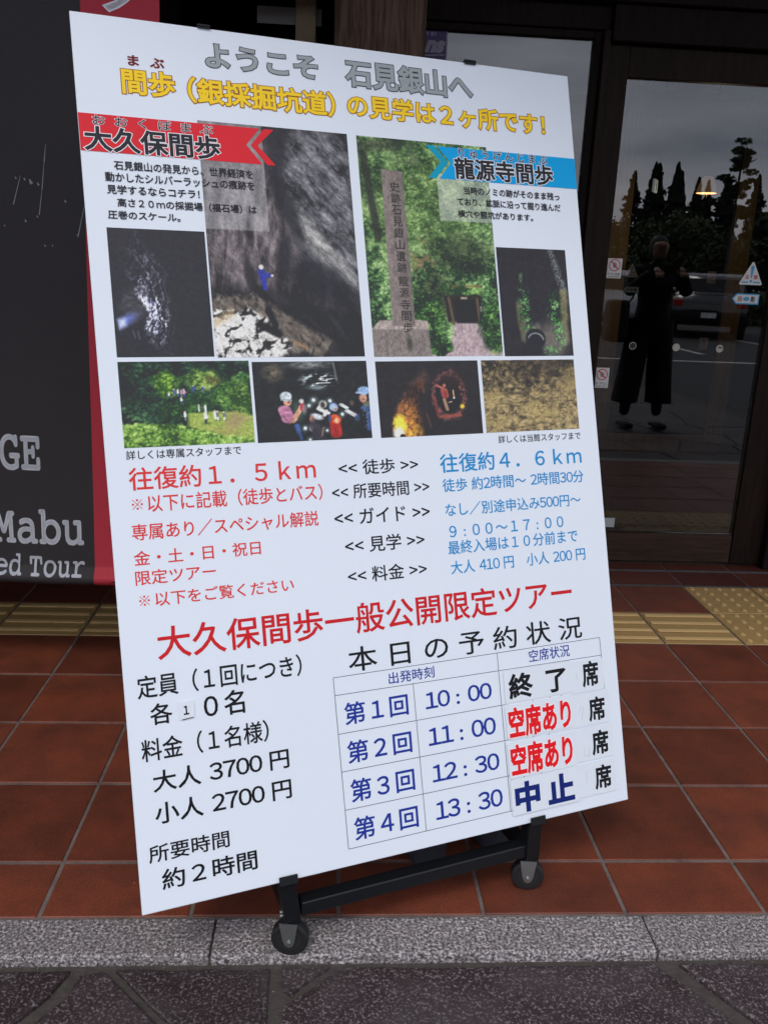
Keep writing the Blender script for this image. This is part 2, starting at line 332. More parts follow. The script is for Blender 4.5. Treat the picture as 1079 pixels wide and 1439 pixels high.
def p_group(U, V):
    A = np.ones(U.shape+(3,))*np.array([30, 32, 32.]) + ((fbm(U*22, V*18, 3, 4, .7)-.5)*34)[..., None]
    A = mixc(A, (150, 135, 105), blob(U, V, .17, .13, .08, .1, .9)*.6*fbm(U*30, V*30, 6, 3)*1.6)
    A = A + (blob(U, V, .48, .03, .16, .06, .8)*170*fbm(U*24, V*50, 4, 3))[..., None]*np.array([1, 1.02, .98])
    A = A + (blob(U, V, .56, .24, .12, .07, .8)*320*ss(ridge(U*10+V*8, V*34, 9, 3), .62, .85))[..., None]*np.array([.95, 1, 1])
    A = A + (blob(U, V, .53, .33, .07, .03, .8)*90)[..., None]*np.array([.9, 1, 1])
    A = A + (seg(U, V, .70, .02, .72, .25, .008, .9)*70)[..., None]
    A = A + (blob(U, V, .36, .62, .05, .12, .9)*50)[..., None]*np.array([.6, 1, .7])
    A_bg = A.copy()
    # man in pink shirt
    A = mixc(A, (192, 128, 158), seg(U, V, .245, .6, .27, .72, .055, .2)); A = mixc(A, (185, 120, 150), seg(U, V, .25, .62, .31, .72, .038, .2))
    A = mixc(A, (140, 88, 112), seg(U, V, .225, .66, .28, .78, .01, .6)*.7)
    A = mixc(A, (208, 152, 122), seg(U, V, .31, .75, .365, .63, .022, .3)); A = mixc(A, (208, 152, 122), seg(U, V, .365, .63, .385, .57, .018, .3))
    A = mixc(A, (205, 150, 120), blob(U, V, .275, .5, .035, .055, .25)); A = mixc(A, (214, 224, 224), blob(U, V, .265, .435, .05, .058, .2))
    A = mixc(A, (150, 170, 185), seg(U, V, .225, .475, .31, .485, .008, .4)); A = mixc(A, (60, 90, 150), seg(U, V, .34, .8, .36, .97, .022, .3))
    A = mixc(A, (190, 40, 60), blob(U, V, .40, .565, .018, .06, .25)); A = mixc(A, (165, 150, 155), blob(U, V, .415, .6, .02, .06, .5)*.7); A = mixc(A, (210, 210, 205), blob(U, V, .395, .5, .02, .03, .4))
    A = mixc(A, (34, 34, 30), seg(U, V, .24, .84, .29, .97, .07, .3))
    for (x, y, r) in ((.5, .49, .016), (.458, .56, .014), (.645, .505, .014), (.745, .68, .014), (.41, .84, .014), (.445, .99, .012), (.6, .88, .01)):
        A = mixc(A, (160, 190, 190), blob(U, V, x, y, r*2, r*2.8, .9)*.5); A = mixc(A, (240, 250, 248), blob(U, V, x, y, r, r*1.4, .5))
    # middle people
    A = mixc(A, (200, 205, 212), blob(U, V, .52, .70, .06, .035, .4, .5)); A = mixc(A, (170, 120, 100), blob(U, V, .475, .73, .022, .045, .4)); A = mixc(A, (200, 170, 185), blob(U, V, .462, .84, .018, .045, .4))
    A = mixc(A, (60, 55, 65), seg(U, V, .49, .8, .53, .97, .05, .3)*.8)
    A = mixc(A, (150, 120, 100), seg(U, V, .57, .84, .55, .95, .008, .5)*.7)
    A = mixc(A, (218, 222, 216), seg(U, V, .545, .6, .57, .56, .025, .4)); A = mixc(A, (190, 195, 190), blob(U, V, .58, .545, .035, .05, .4)); A = mixc(A, (70, 55, 50), blob(U, V, .578, .555, .02, .038, .4))
    A = mixc(A, (222, 225, 220), seg(U, V, .56, .62, .62, .66, .02, .4)); A = mixc(A, (210, 210, 205), seg(U, V, .585, .69, .605, .63, .016, .4))
    A = mixc(A, (180, 42, 30), seg(U, V, .675, .8, .68, .93, .05, .2)); A = mixc(A, (225, 90, 40), seg(U, V, .672, .72, .69, .75, .042, .3)); A = mixc(A, (70, 80, 130), seg(U, V, .63, .7, .63, .76, .014, .4))
    A = mixc(A, (150, 175, 215), blob(U, V, .672, .585, .038, .05, .3)); A = mixc(A, (205, 190, 180), blob(U, V, .685, .61, .022, .03, .4)); A = mixc(A, (220, 170, 130), blob(U, V, .69, .76, .02, .035, .4))
    # man on the right pointing
    A = mixc(A, (222, 226, 222), seg(U, V, .74, .555, .79, .6, .018, .3)); A = mixc(A, (205, 205, 205), seg(U, V, .79, .64, .86, .7, .022, .3))
    A = mixc(A, (120, 95, 80), blob(U, V, .84, .54, .02, .035, .6)*.6)
    A = mixc(A, (58, 84, 128), seg(U, V, .97, .62, .985, .85, .055, .2)); A = mixc(A, (58, 82, 120), seg(U, V, .95, .66, .88, .74, .03, .3)); A = mixc(A, (18, 18, 24), seg(U, V, .93, .66, .93, .98, .03, .3))
    tex = fbm(U*60, V*60, 5, 2); A = mixc(A, (120, 140, 170), seg(U, V, .97, .62, .985, .85, .05, .2)*ss(tex, .55, .7)*.6)
    A = mixc(A, (188, 138, 115), blob(U, V, .945, .48, .035, .06, .25)); A = mixc(A, (140, 168, 205), blob(U, V, .955, .385, .055, .055, .2)); A = mixc(A, (175, 200, 225), seg(U, V, .89, .41, .93, .41, .012, .4))
    A = mixc(A, (130, 125, 90), seg(U, V, .97, .56, 1.0, .55, .03, .4)*.7)
    f_ = fbm(U*26, V*22, 55, 4, .7); d_ = np.abs(A-A_bg).sum(-1) > 12
    A = np.where(d_[..., None], A*(.62+.72*f_*1.05+.10*(.6-V))[..., None], A)
    for (x, y) in ((.285, .51), (.95, .495), (.69, .615), (.48, .735), (.58, .56)): A = mixc(A, (60, 40, 34), blob(U, V, x, y, .010, .012, .6)*.6)
    return A
def p_pillar(U, V):
    A = leaves(U, V, 30, 71, (24, 46, 30), (88, 132, 72), (190, 218, 148), 1.55, .03)
    lt = blob(U, V, .45, .3, .5, .25, .7); B = leaves(U, V, 34, 75, (50, 70, 30), (128, 162, 82), (214, 226, 156), 1.55, .12); A = A*(1-.6*lt[..., None]) + B*.6*lt[..., None]
    A = A*(1-.45*blob(U, V, .75, .52, .25, .08, .6)[..., None])
    A = A*(1-.5*blob(U, V, .55, .72, .12, .1, .7)[..., None])
    tr = seg(U, V, .04, .1, .1, .45, .03, .5)*.8; A = mixc(A, (34, 36, 30), tr); A = mixc(A, (40, 40, 32), seg(U, V, .0, .05, .3, .02, .03, .8)*.6)
    pk = blob(U, V, .43, .57, .09, .1, .8)*ss(fbm(U*22, V*30, 33, 3), .5, .65); A = mixc(A, (160, 120, 85), pk*.6)
    e = (fbm(U*20, V*26, 5, 3)-.5)*.06
    path = inside(U+e*.5, V, [(.62, .83), (.84, .83), (1.0, .93), (1.1, .96), (1.1, 1.1), (.4, 1.1), (.42, .99), (.56, .95), (.62, .9)], .01)
    pc = ramp(fbm(U*60, V*70, 8, 3), [(0, (138, 116, 116)), (.5, (186, 164, 166)), (1, (214, 196, 196))]); A = A*(1-path[..., None])+pc*path[..., None]
    # adit
    A = mixc(A, (42, 36, 30), inside(U, V, [(.56, .69), (.86, .69), (.86, .84), (.58, .84)], .008))
    A = mixc(A, (18, 20, 20), inside(U, V, [(.64, .735), (.80, .735), (.815, .845), (.65, .845)], .006))
    A = mixc(A, (96, 80, 58), seg(U, V, .60, .73, .625, .845, .010, .4)+seg(U, V, .825, .73, .83, .83, .008, .4)); A = mixc(A, (140, 100, 66), seg(U, V, .6, .675, .86, .672, .008, .5)*.85)
    gl = blob(U+e, V+e*.5, .71, .69, .17, .022, .4); B = leaves(U, V, 34, 88, (30, 60, 30), (90, 140, 66), (170, 205, 120), 1.55); A = A*(1-gl[..., None])+B*gl[..., None]
    A = mixc(A, (168, 160, 140), inside(U, V, [(.695, .722), (.745, .722), (.745, .732), (.695, .732)], .004)); A = mixc(A, (228, 215, 205), inside(U, V, [(.845, .765), (.895, .765), (.895, .79), (.845, .79)], .004))
    for (x, y, rx, ry, s) in ((.36, .83, .19, .13, 81), (.95, .86, .12, .13, 82), (.49, .95, .1, .05, 84)):
        m_ = blob(U+e, V+e*.6, x, y, rx, ry, .2); B = leaves(U, V, 34, s, (16, 38, 18), (62, 108, 46), (150, 195, 95), 1.55); A = A*(1-m_[..., None])+B*m_[..., None]
    # stone monument
    pil = inside(U, V, [(.165, .145), (.32, .15), (.325, .86), (.155, .86)], .004)
    stn = ramp(fbm(U*50, V*40, 15, 4, .7), [(0, (96, 86, 82)), (.5, (134, 121, 115)), (1, (164, 151, 145))])
    stn = stn*(1-.12*ss(U, .16, .32)[..., None]); A = A*(1-pil[..., None])+stn*pil[..., None]
    top = inside(U, V, [(.06, .835), (.32, .83), (.42, .835), (.43, .875), (0, .875)], .004); base = inside(U, V, [(-.1, .87), (.425, .87), (.435, 1.1), (-.1, 1.1)], .004)
    B = ramp(fbm(U*60, V*60, 25, 4, .8), [(0, (84, 76, 72)), (.5, (130, 119, 112)), (1, (166, 155, 148))])
    A = A*(1-base[..., None])+B*base[..., None]; A = A*(1-top[..., None])+(B*1.35)*top[..., None]; A = A*(1-pil[..., None])+stn*pil[..., None]
    A = mixc(A, (36, 40, 36), blob(U, V, .27, .94, .02, .03, .8)*.7)
    hz = inside(U, V, [(.585, .14), (1.1, .14), (1.1, .365), (.585, .365)], .004); A = A*(1-hz[..., None]) + hz[..., None]*(A*.5+112)
    return A
def p_well(U, V):
    A = np.ones(U.shape+(3,))*np.array([34, 32, 36.]) + ((fbm(U*22, V*30, 3, 4, .7)-.5)*22)[..., None]
    e = (fbm(U*12, V*16, 6, 3)-.5)*.12; f = fbm(U*50, V*70, 4, 3, .8)
    A = mixc(A, (135, 145, 140), seg(U+e*.4, V, .78, .02, .93, .4, .045, .7)*.8*ss(f, .3, .6)); A = mixc(A, (140, 135, 90), seg(U+e*.3, V, .92, .42, .9, .85, .05, .5)*.9*(.5+f*.7)[...])
    A = mixc(A, (128, 128, 88), seg(U+e*.3, V, .26, .55, .3, .82, .05, .5)*.8*(.5+f*.7)); A = mixc(A, (135, 128, 116), blob(U, V, .72, .85, .2, .16, .6)*.85*(.6+f*.5))
    A = mixc(A, (108, 104, 96), seg(U, V, .34, .82, .5, .74, .05, .6)*.8)
    B = leaves(U, V, 34, 91, (20, 46, 22), (70, 138, 70), (190, 232, 150), 1.5, .05)
    spk = ss(fbm(U*26, V*40, 19, 3, .8), .44, .56)
    m_ = (blob(U+e, V, .34, .55, .09, .18, .5)+blob(U+e, V, .78, .6, .1, .2, .5)+blob(U+e, V, .84, .82, .06, .1, .5)+blob(U, V, .32, .28, .03, .05, .5)*.6+blob(U, V, .68, .95, .12, .04, .5)+blob(U, V, .4, .76, .1, .03, .5)).clip(0, 1)*spk
    A = A*(1-m_[..., None]) + B*m_[..., None]
    A = mixc(A, (26, 28, 32), blob(U, V, .46, .84, .145, .095, .12)); A = mixc(A, (28, 26, 30), inside(U, V, [(.3, .93), (.55, .93), (.5, 1.1), (.1, 1.1)], .02))
    th = np.arctan2(-(V-.86)*1.5, U-.46); r = np.hypot(U-.46, (V-.865)*1.5); A = mixc(A, (190, 190, 195), np.exp(-((r-.115)/.010)**2)*ss(th, .0, .2)*(1-ss(th, 2.6, 3.0))*.8)
    return A
def p_shaft(U, V):
    A = np.ones(U.shape+(3,))*np.array([36, 32, 34.])+((fbm(U*20, V*14, 3, 4)-.5)*14)[..., None]
    st = fbm(U*20+V*7+fbm(U*9, V*9, 70, 2)*3, V*13-U*9, 7, 5, .85); cr = ridge(U*16+V*5, V*12-U*8, 17, 3)
    wall = inside(U, V, [(.12, .82), (.16, .65), (.24, .42), (.4, .26), (.46, .3), (.38, .6), (.42, 1.1), (.14, 1.1)], .03)
    c = ramp(ss(V, .22, 1.02)*.74+(st-.5)*1.5-.35*ss(cr, .68, .86), [(0, (60, 40, 34)), (.3, (120, 78, 50)), (.6, (205, 128, 52)), (.85, (245, 180, 60)), (1, (250, 215, 90))])
    c = c*(1-.45*ss(U, .25, .42))[..., None]
    A = A*(1-wall[..., None])+c*wall[..., None]
    A = A + (inside(U, V, [(.3, .3), (.46, .12), (.5, .2), (.44, .4)], .05)*60*st)[..., None]*np.array([1.2, .7, .45])
    A = mixc(A, (250, 228, 70), blob(U+(st-.5)*.1, V, .185, .84, .06, .13, .4)); A = mixc(A, (235, 238, 225), blob(U, V, .17, .95, .05, .08, .5)); A = mixc(A, (24, 22, 22), blob(U, V, .205, .99, .025, .03, .2))
    r = np.hypot((U-.685)/.155, (V-.47)/.30); n_ = fbm(U*24, V*24, 12, 3)
    A = A + (np.exp(-((r-1+(n_-.5)*.3)/.14)**2)*np.clip(20+230*(fbm(U*50, V*40, 13, 3, .8)-.36), 0, 130))[..., None]*np.array([1.1, .55, .45]); A = mixc(A, (26, 24, 30), (1-ss(r, .7, .9))*.9)
    A = mixc(A, (165, 80, 58), inside(U, V, [(.59, .73), (.80, .72), (.80, .76), (.56, .77)], .01)*.8); A = mixc(A, (140, 60, 50), seg(U, V, .545, .5, .565, .74, .012, .6)*.8)
    A = mixc(A, (60, 36, 30), blob(U, V, .72, .25, .1, .1, .8)*.5)
    A = mixc(A, (170, 80, 70), seg(U, V, .64, .4, .65, .47, .035, .3)); A = mixc(A, (140, 50, 48), seg(U, V, .645, .42, .655, .5, .012, .4)); A = mixc(A, (185, 100, 85), seg(U, V, .625, .37, .575, .33, .013, .4)); A = mixc(A, (165, 130, 100), seg(U, V, .635, .52, .66, .66, .016, .3))
    A = mixc(A, (180, 110, 90), blob(U, V, .645, .335, .016, .025, .3)); A = mixc(A, (220, 170, 120), seg(U, V, .73, .4, .735, .5, .006, .5)); A = mixc(A, (245, 240, 225), blob(U, V, .733, .505, .009, .012, .4)); A = mixc(A, (190, 160, 140), seg(U, V, .68, .56, .71, .555, .006, .4))
    A = mixc(A, (250, 210, 60), blob(U, V, .81, .62, .022, .03, .6)); A = mixc(A, (160, 95, 60), seg(U, V, .79, .28, .83, .58, .01, .7)*ss(n_, .4, .6))
    A = mixc(A, (120, 70, 55), seg(U, V, .45, .7, .49, .9, .007, .7)*.6); A = mixc(A, (100, 62, 45), seg(U, V, .43, .25, .44, .42, .012, .7)*.7)
    return A
def p_rock(U, V):
    wv = fbm(U*5, V*4, 2, 3)*3; t = fbm(U*22+wv, V*22-wv, 5, 4, .75); rg = ridge(U*9+wv, V*9+wv, 15, 3)
    sh = ss(V, .1, .75)*.45 + .25
    A = ramp(sh+(t-.5)*1.5+(rg-.6)*.5, [(0, (42, 36, 28)), (.35, (96, 84, 60)), (.65, (150, 132, 90)), (1, (196, 172, 118))])
    for (x, y, rx, ry, a) in ((.08, .5, .1, .12, .3), (.1, .85, .16, .1, -.2), (.7, .75, .12, .08, -.6), (.95, .3, .1, .2, .2), (.55, .7, .12, .14, .1)):
        A = mixc(A, (178, 155, 98), blob(U, V, x, y, rx, ry, .6, a)*.6)
    A = mixc(A, (60, 50, 40), inside(U, V, [(.3, -.1), (.95, -.1), (.75, .2), (.35, .25)], .1)*.45)
    A = A*(1-.35*ss(ridge(U*14-wv, V*14, 44, 2), .78, .9))[..., None]
    return A

def print_photo(name, x0, x1, y0, y1, fn, nx, ny, z, parent, m):
    u = np.linspace(0, 1, nx); v = np.linspace(0, 1, ny); U, V = np.meshgrid(u, v)
    A = fn(U, V); gr = fbm(U*nx*.45, V*ny*.45, 301, 2, .8)-.5; A = np.clip(A*(1+.20*gr[..., None])+8*gr[..., None], 4, 250)/255
    A = np.where(A <= .04045, A/12.92, ((A+.055)/1.055)**2.4)*1.12 - .012
    A = np.clip(A, .002, .9)
    co = np.stack([x0+U*(x1-x0), y1-V*(y1-y0), np.full(U.shape, z)], -1).reshape(-1, 3)
    i = np.arange((nx-1)*(ny-1)); r = i//(nx-1); c = i % (nx-1); a = r*nx+c
    q = np.stack([a+nx, a+nx+1, a+1, a], -1)
    me = bpy.data.meshes.new(name)
    me.vertices.add(nx*ny); me.vertices.foreach_set('co', co.astype(np.float32).ravel())
    me.loops.add(q.size); me.loops.foreach_set('vertex_index', q.astype(np.int32).ravel())
    me.polygons.add(len(q)); me.polygons.foreach_set('loop_start', (np.arange(len(q))*4).astype(np.int32))
    me.update(calc_edges=True)
    ca = me.color_attributes.new('print', 'FLOAT_COLOR', 'POINT')
    ca.data.foreach_set('color', np.concatenate([A.reshape(-1, 3), np.ones((nx*ny, 1))], 1).astype(np.float32).ravel())
    return link(name, me, m, parent)
# text, style, left, bottom, right, top (mm on the board), drift, letter spacing
LINES = [
  ('ようこそ', 'greytitle', 233.0, 1512.4, 449.1, 1556.5, -0.6, 1),
  ('石見銀山へ', 'greytitle', 507.2, 1504.3, 786.0, 1558.4, 3.6, 1),
  ('まぶ', 'maroon', 92.9, 1498.7, 156.4, 1517.5, -0.3, 2.3),
  ('間歩', 'yellow', 79.4, 1444.1, 172.1, 1490.4, 4.0, 1),
  ('（銀採掘坑道）', 'yellow', 195.3, 1441.2, 479.6, 1489.4, 1.0, 1),
  ('の見学は２ヶ所です！', 'yellow', 505.5, 1446.6, 956.4, 1492.0, 0.1, 1),
  ('おおくぼまぶ', 'furi', 23.8, 1386.2, 235.1, 1403.3, -1.0, 2),
  ('大久保間歩', 'head', 8.0, 1336.4, 245.4, 1380.6, 4.6, 1),
  ('石見銀山の発見から、世界経済を', 'body', 54.2, 1307.9, 304.4, 1324.5, 0.0, 1),
  ('動かしたシルバーラッシュの痕跡を', 'body', 37.6, 1285.3, 305.4, 1302.4, 1.9, 1),
  ('見学するならコチラ！', 'body', 38.8, 1263.3, 201.3, 1279.8, 2.2, 1),
  ('高さ２０ｍの採掘場（福石場）は', 'body', 55.0, 1241.5, 305.7, 1257.4, 0.8, 1),
  ('圧巻のスケール。', 'body', 37.2, 1219.7, 162.9, 1234.9, 0.6, 1),
  ('りゅうげんじまぶ', 'furi', 741.3, 1382.1, 954.8, 1402.2, 2.0, 1.5),
  ('龍源寺間歩', 'head', 729.2, 1336.1, 965.8, 1381.4, 3.1, 1),
  ('当時のノミの跡がそのまま残っ', 'body', 746.4, 1305.6, 978.1, 1322.0, 2.7, 1),
  ('ており、鉱脈に沿って掘り進んだ', 'body', 729.9, 1280.3, 978.6, 1296.6, 5.6, 1),
  ('横穴や竪坑があります。', 'body', 728.7, 1256.7, 907.4, 1272.2, 3.2, 1),
  ('詳しくは専属スタッフまで', 'cap', 35.0, 794.3, 239.6, 810.5, -2.4, 1),
  ('詳しくは当館スタッフまで', 'cap', 779.8, 790.7, 981.5, 806.7, -2.9, 1),
  ('往復約１．５ｋｍ', 'redbig', 36.9, 740.6, 379.1, 780.2, -3.4, 1),
  ('以下に記載（徒歩とバス）', 'red', 65.2, 702.1, 389.3, 732.7, -6.5, 1),
  ('専属あり／スペシャル解説', 'red', 34.5, 652.7, 376.7, 681.4, -4.5, 1),
  ('金・土・日・祝日', 'red', 34.2, 607.6, 261.0, 633.1, -3.0, 1),
  ('限定ツアー', 'red', 34.2, 573.1, 174.9, 598.6, -3.3, 1),
  ('以下をご覧ください', 'red', 65.0, 535.3, 318.3, 560.1, -7.0, 1),
  ('<< 徒歩 >>', 'mid', 426.0, 740.5, 592.6, 769.3, 2.9, 1),
  ('<< 所要時間 >>', 'mid', 408.9, 697.1, 613.2, 725.7, -1.4, 1),
  ('<< ガイド >>', 'mid', 409.4, 647.1, 609.6, 677.0, -1.2, 1),
  ('<< 見学 >>', 'mid', 426.3, 591.5, 593.1, 622.1, -1.3, 1),
  ('<< 料金 >>', 'mid', 427.1, 534.4, 592.9, 564.3, -3.3, 1),
  ('往復約４．６ｋｍ', 'bluebig', 642.0, 737.1, 978.9, 774.4, -3.2, 1),
  ('徒歩 約2時間～ 2時間30分', 'blue', 643.1, 698.1, 980.3, 724.6, -3.7, 1),
  ('なし／別途申込み500円～', 'blue', 645.0, 649.7, 968.0, 676.2, -6.1, 1),
  ('９ : ００～１７ : ００', 'blue', 650.2, 605.3, 920.1, 628.2, -2.5, 1),
  ('最終入場は１０分前まで', 'blue', 644.3, 572.0, 952.4, 599.2, -5.5, 1),
  ('大人 410 円\u3000小人 200 円', 'blue', 646.9, 532.2, 968.1, 558.6, -5.5, 1),
  ('大久保間歩一般公開限定ツアー', 'redhead', 62.8, 441.6, 925.5, 499.1, -10.1, 1),
  ('本日の予約状況', 'midbig', 414.3, 368.2, 943.5, 414.9, -7.6, 1.54),
  ('定員（１回につき）', 'blk', 22.3, 372.8, 320.5, 412.9, -0.2, 1),
  ('各', 'blkm', 40.8, 324.8, 77.8, 361.3, -0.7, 1),
  ('０名', 'blkm', 134.7, 322.1, 207.6, 365.1, -1.7, 1),
  ('料金（１名様）', 'blk', 21.1, 265.1, 248.0, 304.5, -6.5, 1),
  ('大人 3700 円', 'blkm', 36.5, 210.4, 281.7, 246.7, -6.7, 1),
  ('小人 2700 円', 'blkm', 35.6, 153.0, 281.8, 189.3, -4.4, 1),
  ('所要時間', 'blk', 19.4, 87.9, 160.2, 117.9, -4.2, 1),
  ('約２時間', 'blkm', 38.4, 37.4, 207.4, 72.4, -4.4, 1),
  ('出発時刻', 'tblh', 493.0, 330.4, 591.0, 353.1, -1.2, 1),
  ('空席状況', 'tblh', 809.2, 330.4, 908.7, 355.4, -2.6, 1),
  ('第１回', 'navy', 397.7, 269.7, 528.9, 310.7, -7.2, 1),
  ('第２回', 'navy', 397.3, 195.6, 530.0, 237.2, -6.9, 1),
  ('第３回', 'navy', 397.5, 121.4, 529.6, 163.6, -6.9, 1),
  ('第４回', 'navy', 398.4, 47.8, 530.7, 89.9, -5.7, 1),
  ('10 : 00', 'navy', 567.6, 270.6, 715.0, 302.7, -2.5, 1),
  ('11 : 00', 'navy', 567.7, 197.9, 717.8, 232.0, -3.1, 1),
  ('12 : 30', 'navy', 569.5, 126.2, 719.2, 159.5, -5.3, 1),
  ('13 : 30', 'navy', 570.5, 50.4, 719.9, 85.1, -3.4, 1),
]
LABEL_LINES = [
  ('終了', 'mblk', 754.2, 260.3, 892.1, 311.8, -2.0, 2.0),
  ('空席あり', 'mred', 746.3, 180.2, 897.2, 243.0, -0.7, 1),
  ('空席あり', 'mred', 744.0, 104.3, 894.2, 168.5, -3.8, 1),
  ('中止', 'mnavy', 748.2, 30.9, 889.8, 92.9, -10.4, 1.45),
  ('席', 'mblk', 934.0, 257.6, 975.6, 311.1, 1.9, 1),
  ('席', 'mblk', 943.1, 183.0, 984.8, 233.4, 1.2, 1),
  ('席', 'mblk', 944.1, 110.3, 986.8, 161.3, 1.2, 1),
  ('席', 'mblk', 944.2, 37.0, 986.8, 87.2, 0.5, 1),
]
# ------------------------------------------------------------------ materials
def speckle(name, cols, scale, rough=.7, bump=.3, big=None, tint=.25):
    m = bpy.data.materials.new(name); m.use_nodes = True; t = m.node_tree; b = t.nodes['Principled BSDF']
    b.inputs['Roughness'].default_value = rough
    g = t.nodes.new('ShaderNodeNewGeometry'); n = t.nodes.new('ShaderNodeTexNoise')
    n.inputs['Scale'].default_value = scale; n.inputs['Detail'].default_value = 3; n.inputs['Roughness'].default_value = .7
    t.links.new(g.outputs['Position'], n.inputs['Vector'])
    r = t.nodes.new('ShaderNodeValToRGB'); r.color_ramp.elements.remove(r.color_ramp.elements[0])
    for k, (p, c) in enumerate(cols):
        e = r.color_ramp.elements[0] if k == 0 else r.color_ramp.elements.new(p)
        e.position = p; e.color = c
    t.links.new(n.outputs['Fac'], r.inputs['Fac']); src = r.outputs['Color']
    if big:
        n2 = t.nodes.new('ShaderNodeTexNoise'); n2.inputs['Scale'].default_value = big[0]; n2.inputs['Detail'].default_value = 4
        t.links.new(g.outputs['Position'], n2.inputs['Vector'])
        r2_ = t.nodes.new('ShaderNodeValToRGB'); r2_.color_ramp.elements[0].position = .42; r2_.color_ramp.elements[1].position = .62
        t.links.new(n2.outputs['Fac'], r2_.inputs['Fac'])
        mm = t.nodes.new('ShaderNodeMixRGB'); mm.inputs['Color2'].default_value = big[1]
        ml = t.nodes.new('ShaderNodeMath'); ml.operation = 'MULTIPLY'; ml.inputs[1].default_value = big[2]
        t.links.new(r2_.outputs['Color'], ml.inputs[0]); t.links.new(ml.outputs[0], mm.inputs['Fac'])
        t.links.new(src, mm.inputs['Color1']); src = mm.outputs['Color']
    oi = t.nodes.new('ShaderNodeObjectInfo'); mr = t.nodes.new('ShaderNodeMapRange')
    mr.inputs['To Min'].default_value = 1-tint; mr.inputs['To Max'].default_value = 1+tint
    t.links.new(oi.outputs['Random'], mr.inputs['Value'])
    h = t.nodes.new('ShaderNodeHueSaturation'); t.links.new(src, h.inputs['Color']); t.links.new(mr.outputs['Result'], h.inputs['Value'])
    t.links.new(h.outputs['Color'], b.inputs['Base Color'])
    bp = t.nodes.new('ShaderNodeBump'); bp.inputs['Strength'].default_value = bump; bp.inputs['Distance'].default_value = .002
    t.links.new(n.outputs['Fac'], bp.inputs['Height']); t.links.new(bp.outputs['Normal'], b.inputs['Normal'])
    return m

def wood(name, c1, c2, rough=.55, sc=(14, 14, 1.2)):
    m = bpy.data.materials.new(name); m.use_nodes = True; t = m.node_tree; b = t.nodes['Principled BSDF']; b.inputs['Roughness'].default_value = rough; b.inputs['Specular IOR Level'].default_value = .12
    tcx = t.nodes.new('ShaderNodeTexCoord'); mpx = t.nodes.new('ShaderNodeMapping'); mpx.inputs['Scale'].default_value = sc
    n = t.nodes.new('ShaderNodeTexNoise'); n.inputs['Scale'].default_value = 5; n.inputs['Detail'].default_value = 8; n.inputs['Roughness'].default_value = .7; n.inputs['Distortion'].default_value = .4
    r = t.nodes.new('ShaderNodeValToRGB'); r.color_ramp.elements[0].position = .35; r.color_ramp.elements[0].color = c1; r.color_ramp.elements[1].position = .68; r.color_ramp.elements[1].color = c2
    t.links.new(tcx.outputs['Object'], mpx.inputs['Vector']); t.links.new(mpx.outputs['Vector'], n.inputs['Vector']); t.links.new(n.outputs['Fac'], r.inputs['Fac'])
    t.links.new(r.outputs['Color'], b.inputs['Base Color'])
    bp = t.nodes.new('ShaderNodeBump'); bp.inputs['Strength'].default_value = .25; bp.inputs['Distance'].default_value = .002
    t.links.new(n.outputs['Fac'], bp.inputs['Height']); t.links.new(bp.outputs['Normal'], b.inputs['Normal'])
    return m

def terracotta(name, c1, c2):
    m = mat(name, c1, .42, noise=(7, .85, c2), bump=(420, .25), rand=.2, spec=.4)
    t = m.node_tree; b = t.nodes['Principled BSDF']; src = b.inputs['Base Color'].links[0].from_socket
    g = t.nodes.new('ShaderNodeNewGeometry'); n = t.nodes.new('ShaderNodeTexNoise'); n.inputs['Scale'].default_value = 260; n.inputs['Detail'].default_value = 2
    t.links.new(g.outputs['Position'], n.inputs['Vector'])
    r = t.nodes.new('ShaderNodeValToRGB'); r.color_ramp.elements[0].position = .3; r.color_ramp.elements[0].color = (.72, .72, .72, 1); r.color_ramp.elements[1].position = .72; r.color_ramp.elements[1].color = (1.25, 1.25, 1.25, 1)
    mm = t.nodes.new('ShaderNodeMixRGB'); mm.blend_type = 'MULTIPLY'; mm.inputs['Fac'].default_value = 1
    t.links.new(n.outputs['Fac'], r.inputs['Fac']); t.links.new(src, mm.inputs['Color1']); t.links.new(r.outputs['Color'], mm.inputs['Color2'])
    # scattered pale grit and stains
    v = t.nodes.new('ShaderNodeTexVoronoi'); v.inputs['Scale'].default_value = 13; t.links.new(g.outputs['Position'], v.inputs['Vector'])
    lt = t.nodes.new('ShaderNodeMath'); lt.operation = 'LESS_THAN'; lt.inputs[1].default_value = .028; t.links.new(v.outputs['Distance'], lt.inputs[0])
    m2 = t.nodes.new('ShaderNodeMixRGB'); m2.inputs['Color2'].default_value = (.4, .3, .25, 1)
    k = t.nodes.new('ShaderNodeMath'); k.operation = 'MULTIPLY'; k.inputs[1].default_value = .5; t.links.new(lt.outputs[0], k.inputs[0]); t.links.new(k.outputs[0], m2.inputs['Fac'])
    t.links.new(mm.outputs['Color'], m2.inputs['Color1']); t.links.new(m2.outputs['Color'], b.inputs['Base Color'])
    # roughness varies with wear
    n3 = t.nodes.new('ShaderNodeTexNoise'); n3.inputs['Scale'].default_value = 6; n3.inputs['Detail'].default_value = 5; t.links.new(g.outputs['Position'], n3.inputs['Vector'])
    mr = t.nodes.new('ShaderNodeMapRange'); mr.inputs['To Min'].default_value = .34; mr.inputs['To Max'].default_value = .62
    t.links.new(n3.outputs['Fac'], mr.inputs['Value']); t.links.new(mr.outputs['Result'], b.inputs['Roughness'])
    return m

